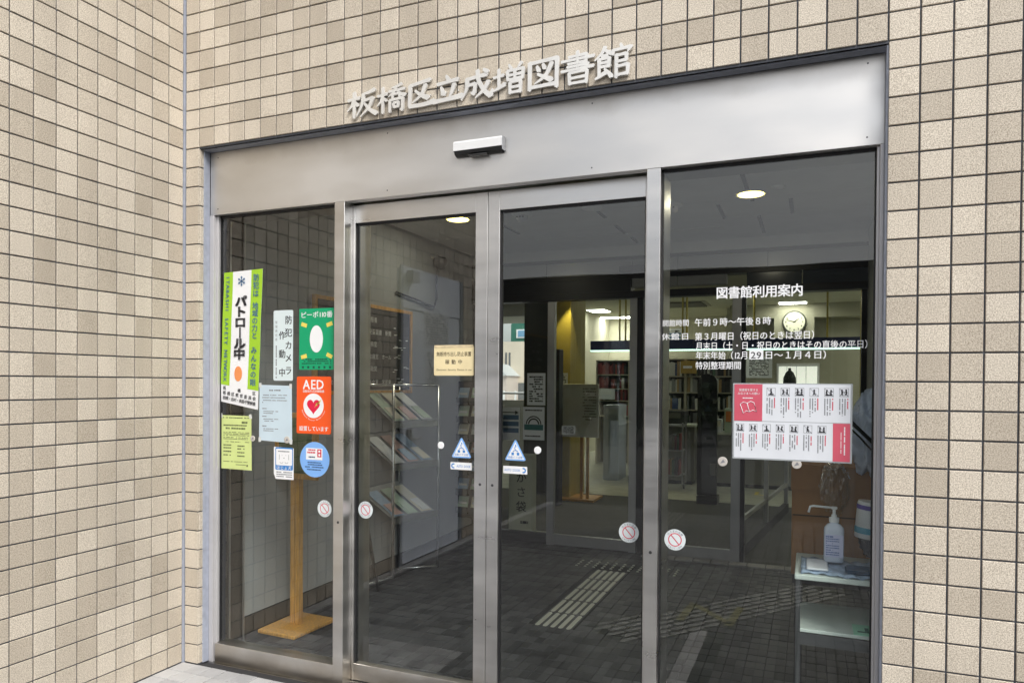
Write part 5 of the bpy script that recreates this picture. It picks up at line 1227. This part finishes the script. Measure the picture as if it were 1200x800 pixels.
small('book_return_box', 'dark grey box on the left counter', 'box', .80, 1.32, 8.1, 8.4, .891, 1.08, mat('charcoal plastic', (.05, .05, .055), .5), 'label', MATS['grey laminate'])
small('flyer_stack', 'stack of pale flyers on the right counter', 'flyers', 1.74, 1.86, 8.02, 8.22, .791, .98, PAPER, 'print', MATS['pamphlet cream'])
small('flyer_holder', 'pale green flyer holder with orange band on the right counter', 'holder', 1.90, 2.06, 8.02, 8.2, .791, 1.14, mat('pale green card 2', (.55, .68, .55), .5), 'orange_band', PRINT_OR)
small('book_crate', 'teal plastic crate on the counter above the poster', 'crate', 2.10, 2.50, 8.3, 8.6, .791, 1.42, mat('teal plastic', (.02, .10, .15), .4), 'handle_slot', mat('teal rim', (.05, .22, .30), .4))
small('monitor', 'black monitor on the counter behind the poster', 'monitor', 3.05, 3.55, 8.3, 8.36, .95, 1.44, BLACK, 'screen', mat('dark screen', (.02, .02, .03), .1))
small('pale_cabinet', 'tall pale blue cabinet left of the counter', 'cabinet', .10, .34, 8.0, 8.5, .004, 1.16, mat('pale blue enamel', (.42, .48, .55), .4), 'door_panel', mat('pale blue enamel dark', (.34, .40, .48), .4))
small('file_bin', 'row of white file boxes on the shelf below the red books', 'box', -.62, -.28, 10.08, 10.19, 1.20, 1.395, PAPER, 'label', PRINT_W)
t = thing('coat_stand', 'dark rounded coat bag before the pale roller window', 'bag', (2.77, 8.3, .8)); MB().lathe((2.77, 8.3, .79), [(.09, 0), (.095, .5), (.085, .80), (.05, .88), (.02, .905), (.02, .94)], 20).build('body', mat('dark olive cloth', (.02, .025, .02), .8), t)
t = thing('office_window', 'bright roller blind window in the office wall', 'window', (2.8, 11.99, 1.4)); box('frame', 2.44, 3.20, 11.96, 11.999, 1.36, 1.90, WHITE, t); box('blind', 2.48, 3.16, 11.955, 11.9595, 1.40, 1.84, mat('lit blind', (.85, .85, .75), .6, emit=(1, 1, .9), estr=.55), t)
for i in range(3): box('blind_seam', 2.62 + i * .17, 2.63 + i * .17, 11.952, 11.9545, 1.40, 1.84, MATS['pale joint'], t)
glass_poster('office_notice', 'white notice with black heading left of the bright office window', 1.88, 2.36, 1.62, 2.02, PAPER, 'print', 11.95)
# counter clutter, notices and signs in the lobby
cl = random.Random(77)
cols = [MATS['book ' + n] for n in ('red', 'white', 'blue', 'green', 'tan', 'grey', 'black')] + [PAPER, PAPERY, PRINT_OR, SKYB]
for i in range(9):
    x = 1.95 + i * .26 + cl.uniform(-.04, .04); wd = cl.uniform(.08, .2); hh = cl.uniform(.05, .28)
    small('desk_tray', 'office item on the right counter, number %s from its left end by position' % ('one two three four five six seven eight nine'.split()[i]), 'tray', x, x + wd, 8.24, 8.29 , .791, .791 + hh, cols[i % len(cols)], 'label', cols[(i * 3 + 1) % len(cols)])
glass_poster('wall_notice', 'white notice on the cream back wall beside the red bookshelf', -1.2, -.85, 1.5, 2.0, PAPER, 'print', 13.79)
glass_poster('wall_notice', 'blue banded notice high on the cream back wall', -.3, .35, 2.35, 2.75, PAPER, 'bands', 13.79)
glass_poster('gate_notice', 'small white notice fixed on the front of the left counter', .86, 1.06, .50, .74, PAPER, 'print', 7.995)
glass_poster('pillar_notice', 'pale notice on the ochre pillar', .03, .17, 1.35, 1.62, PAPER, 'print', 5.995)
glass_poster('inner_door_notice', 'small notice on the middle pane of the inner screen', .95, 1.08, 1.02, 1.10, PAPER, 'print')
t = thing('shelf_sign', 'hanging white shelf sign over the second bookshelf', 'sign', (.3, 10.1, 2.2)); box('board', .05, .55, 10.1, 10.12, 1.94, 2.02, WHITE, t)
t = thing('book_cart', 'steel book cart with two sloping shelves before the counter', 'cart', (1.15, 7.5, 0))
for x in (.92, 1.40):
    for y_ in (7.35, 7.65): box('post', x, x + .02, y_, y_ + .02, .08, .95, ALU, t)
    MB().lathe((x + .01, 7.5, .045), [(.035, -.01), (.035, .01)], 12, 'X').build('wheel', BLACK, t)
for z in (.2, .55, .9): box('shelf', .941, 1.399, 7.35, 7.67, z, z + .015, ALU, t)
for z in (.215, .565):
    p = .95
    while p < 1.36:
        wd = cl.uniform(.02, .045); o = box('book', p, p + wd - .003, 7.38, 7.58, z + .001, z + cl.uniform(.18, .24), BK[cl.randrange(8)]); o.data.transform(Matrix.Translation((-p, -7.38, -z))); o.location = (p, 7.38, z)
        tag(o, '%s book on the %s shelf of the steel book cart' % (o.data.materials[0].name.split()[1], 'lower' if z < .4 else 'upper'), 'book', 'books on the book cart'); p += wd
# security gate
t = thing('security_gate', 'tall black rounded security gate panel standing in the lobby entrance', 'security gate', (1.86, 6.45, 0))
p = [(-.12, .10), (.12, .10), (.12, 1.50)] + [(.12 * math.cos(R(a)), 1.50 + .12 * math.sin(R(a))) for a in range(15, 180, 15)] + [(-.12, 1.50)]
p = [(1.86 + a, b) for a, b in p]; MB().prism(p, 6.43, 6.49).build('panel', BLACK, t); MB().box(1.75, 2.0, 6.33, 6.60, .004, .0995, .004).build('foot', BLACK, t); box('display', 1.90, 1.97, 6.424, 6.4295, .35, .5, mat('grey label', (.3, .3, .3), .5), t)
box('handle', 1.93, 1.97, 6.40, 6.4295, 1.25, 1.29, mat('grey label'), t)
# notice stand
t = thing('notice_stand', 'white notice board on a wooden two legged stand in the lobby', 'notice board', (.37, 6.0, 0))
box('board', .13, .607, 5.90, 5.93, .81, 1.48, PAPER, t, .003); box('base_plate', .02, .56, 5.85, 6.3, .004, .03, WOOD, t)
for x in (.36, .44): box('leg', x, x + .035, 5.935, 5.965, .031, 1.40, WOOD, t)
K = MB(); r3 = random.Random(12)
for i in range(12): lines(K, .40, .58, 1.42 - i * .035, .018, 5.8985, r3, fill=.7)
K.build('print', PRINT_GY, t, fix=False)
small('black_speaker', 'tall narrow black cabinet beside the ochre pillar', 'cabinet', .08, .24, 5.45, 5.6, .004, 1.9, BLACKM)
# side screen running into the lobby
t = thing('side_screen', 'low black railed glass screen running back from the inner door', 'glass screen', (2.6, 4.9, 0))
d = (Vector((2.80, 6.2)) - Vector((2.50, 3.56))); L = d.length; M = Matrix.Translation((2.50, 3.56, 0)) @ Matrix.Rotation(math.atan2(-d.x, d.y), 4, 'Z')
MB().box(-.03, .03, 0, L, .004, .10, M=M).build('base_rail', BLACKM, t); MB().box(-.012, .012, 0, L, .3, .34, M=M).build('mid_rail', ALU, t)
for s_ in (0, L / 2, L): MB().box(-.02, .02, s_ - .02, s_ + .02, .101, 1.1, M=M).build('post', ALU, t)
MB().box(-.012, .012, 0, L, 1.101, 1.14, M=M).build('top_rail', ALU, t)
t = thing('floor_tape', 'yellow tape cross marks on the lobby floor right of the gate', 'tape mark', (2.6, 7, 0)); box('tape_strip', 2.42, 2.62, 7.4, 7.45, .0035, .0045, YELS, t); box('tape_strip', 2.36, 2.41, 7.4, 7.7, .0035, .0045, YELS, t)

# ================================================================== STREET BEHIND THE VIEWER (seen only in reflections)
t = thing('street_building', 'low grey row of shops across the road, mirrored in the glass', 'building', (0, -22, 0))
box('wall', -30, 34, -26, -22, 0, 5.4, mat('dim grey render', (.07, .07, .072), .8, noise=.2, nscale=.5), t)
for i in range(14):
    x = -28 + i * 4.4; f = box('window', x, x + 3.2, -21.96, -21.9, .3, 2.6, mat('dim window frame', (.10, .10, .10), .6), t)
    box('pane', x + .1, x + 3.1, -21.89, -21.86, .4, 2.5, mat('dim street glazing', (.03, .032, .035), .1), f)
    box('upper_window', x + .4, x + 2.6, -21.96, -21.9, 3.4, 4.6, MATS['dim street glazing'], t)
t = thing('far_tree_row', 'dark clipped hedge along the opposite pavement, mirrored in the glass', 'hedge', (5, -15, 0))
hb = MB(); r5 = random.Random(21)
for i in range(2600):
    x, y_, z = r5.uniform(-14, 24), r5.uniform(-16, -15), r5.uniform(.1, 1.5); s = r5.uniform(.10, .2)
    a = Vector((r5.uniform(-1, 1), r5.uniform(-1, 1), r5.uniform(-1, 1))).normalized(); b_ = a.cross(Vector((.3, .2, 1))).normalized(); c_ = a.cross(b_)
    hb.add([Vector((x, y_, z)) + b_ * s, Vector((x, y_, z)) + c_ * s, Vector((x, y_, z)) - b_ * s, Vector((x, y_, z)) - c_ * s], [(0, 1, 2, 3)])
hb.build('foliage', mat('dark hedge leaf', (.03, .06, .025), .7), t, fix=False)['kind'] = 'stuff'
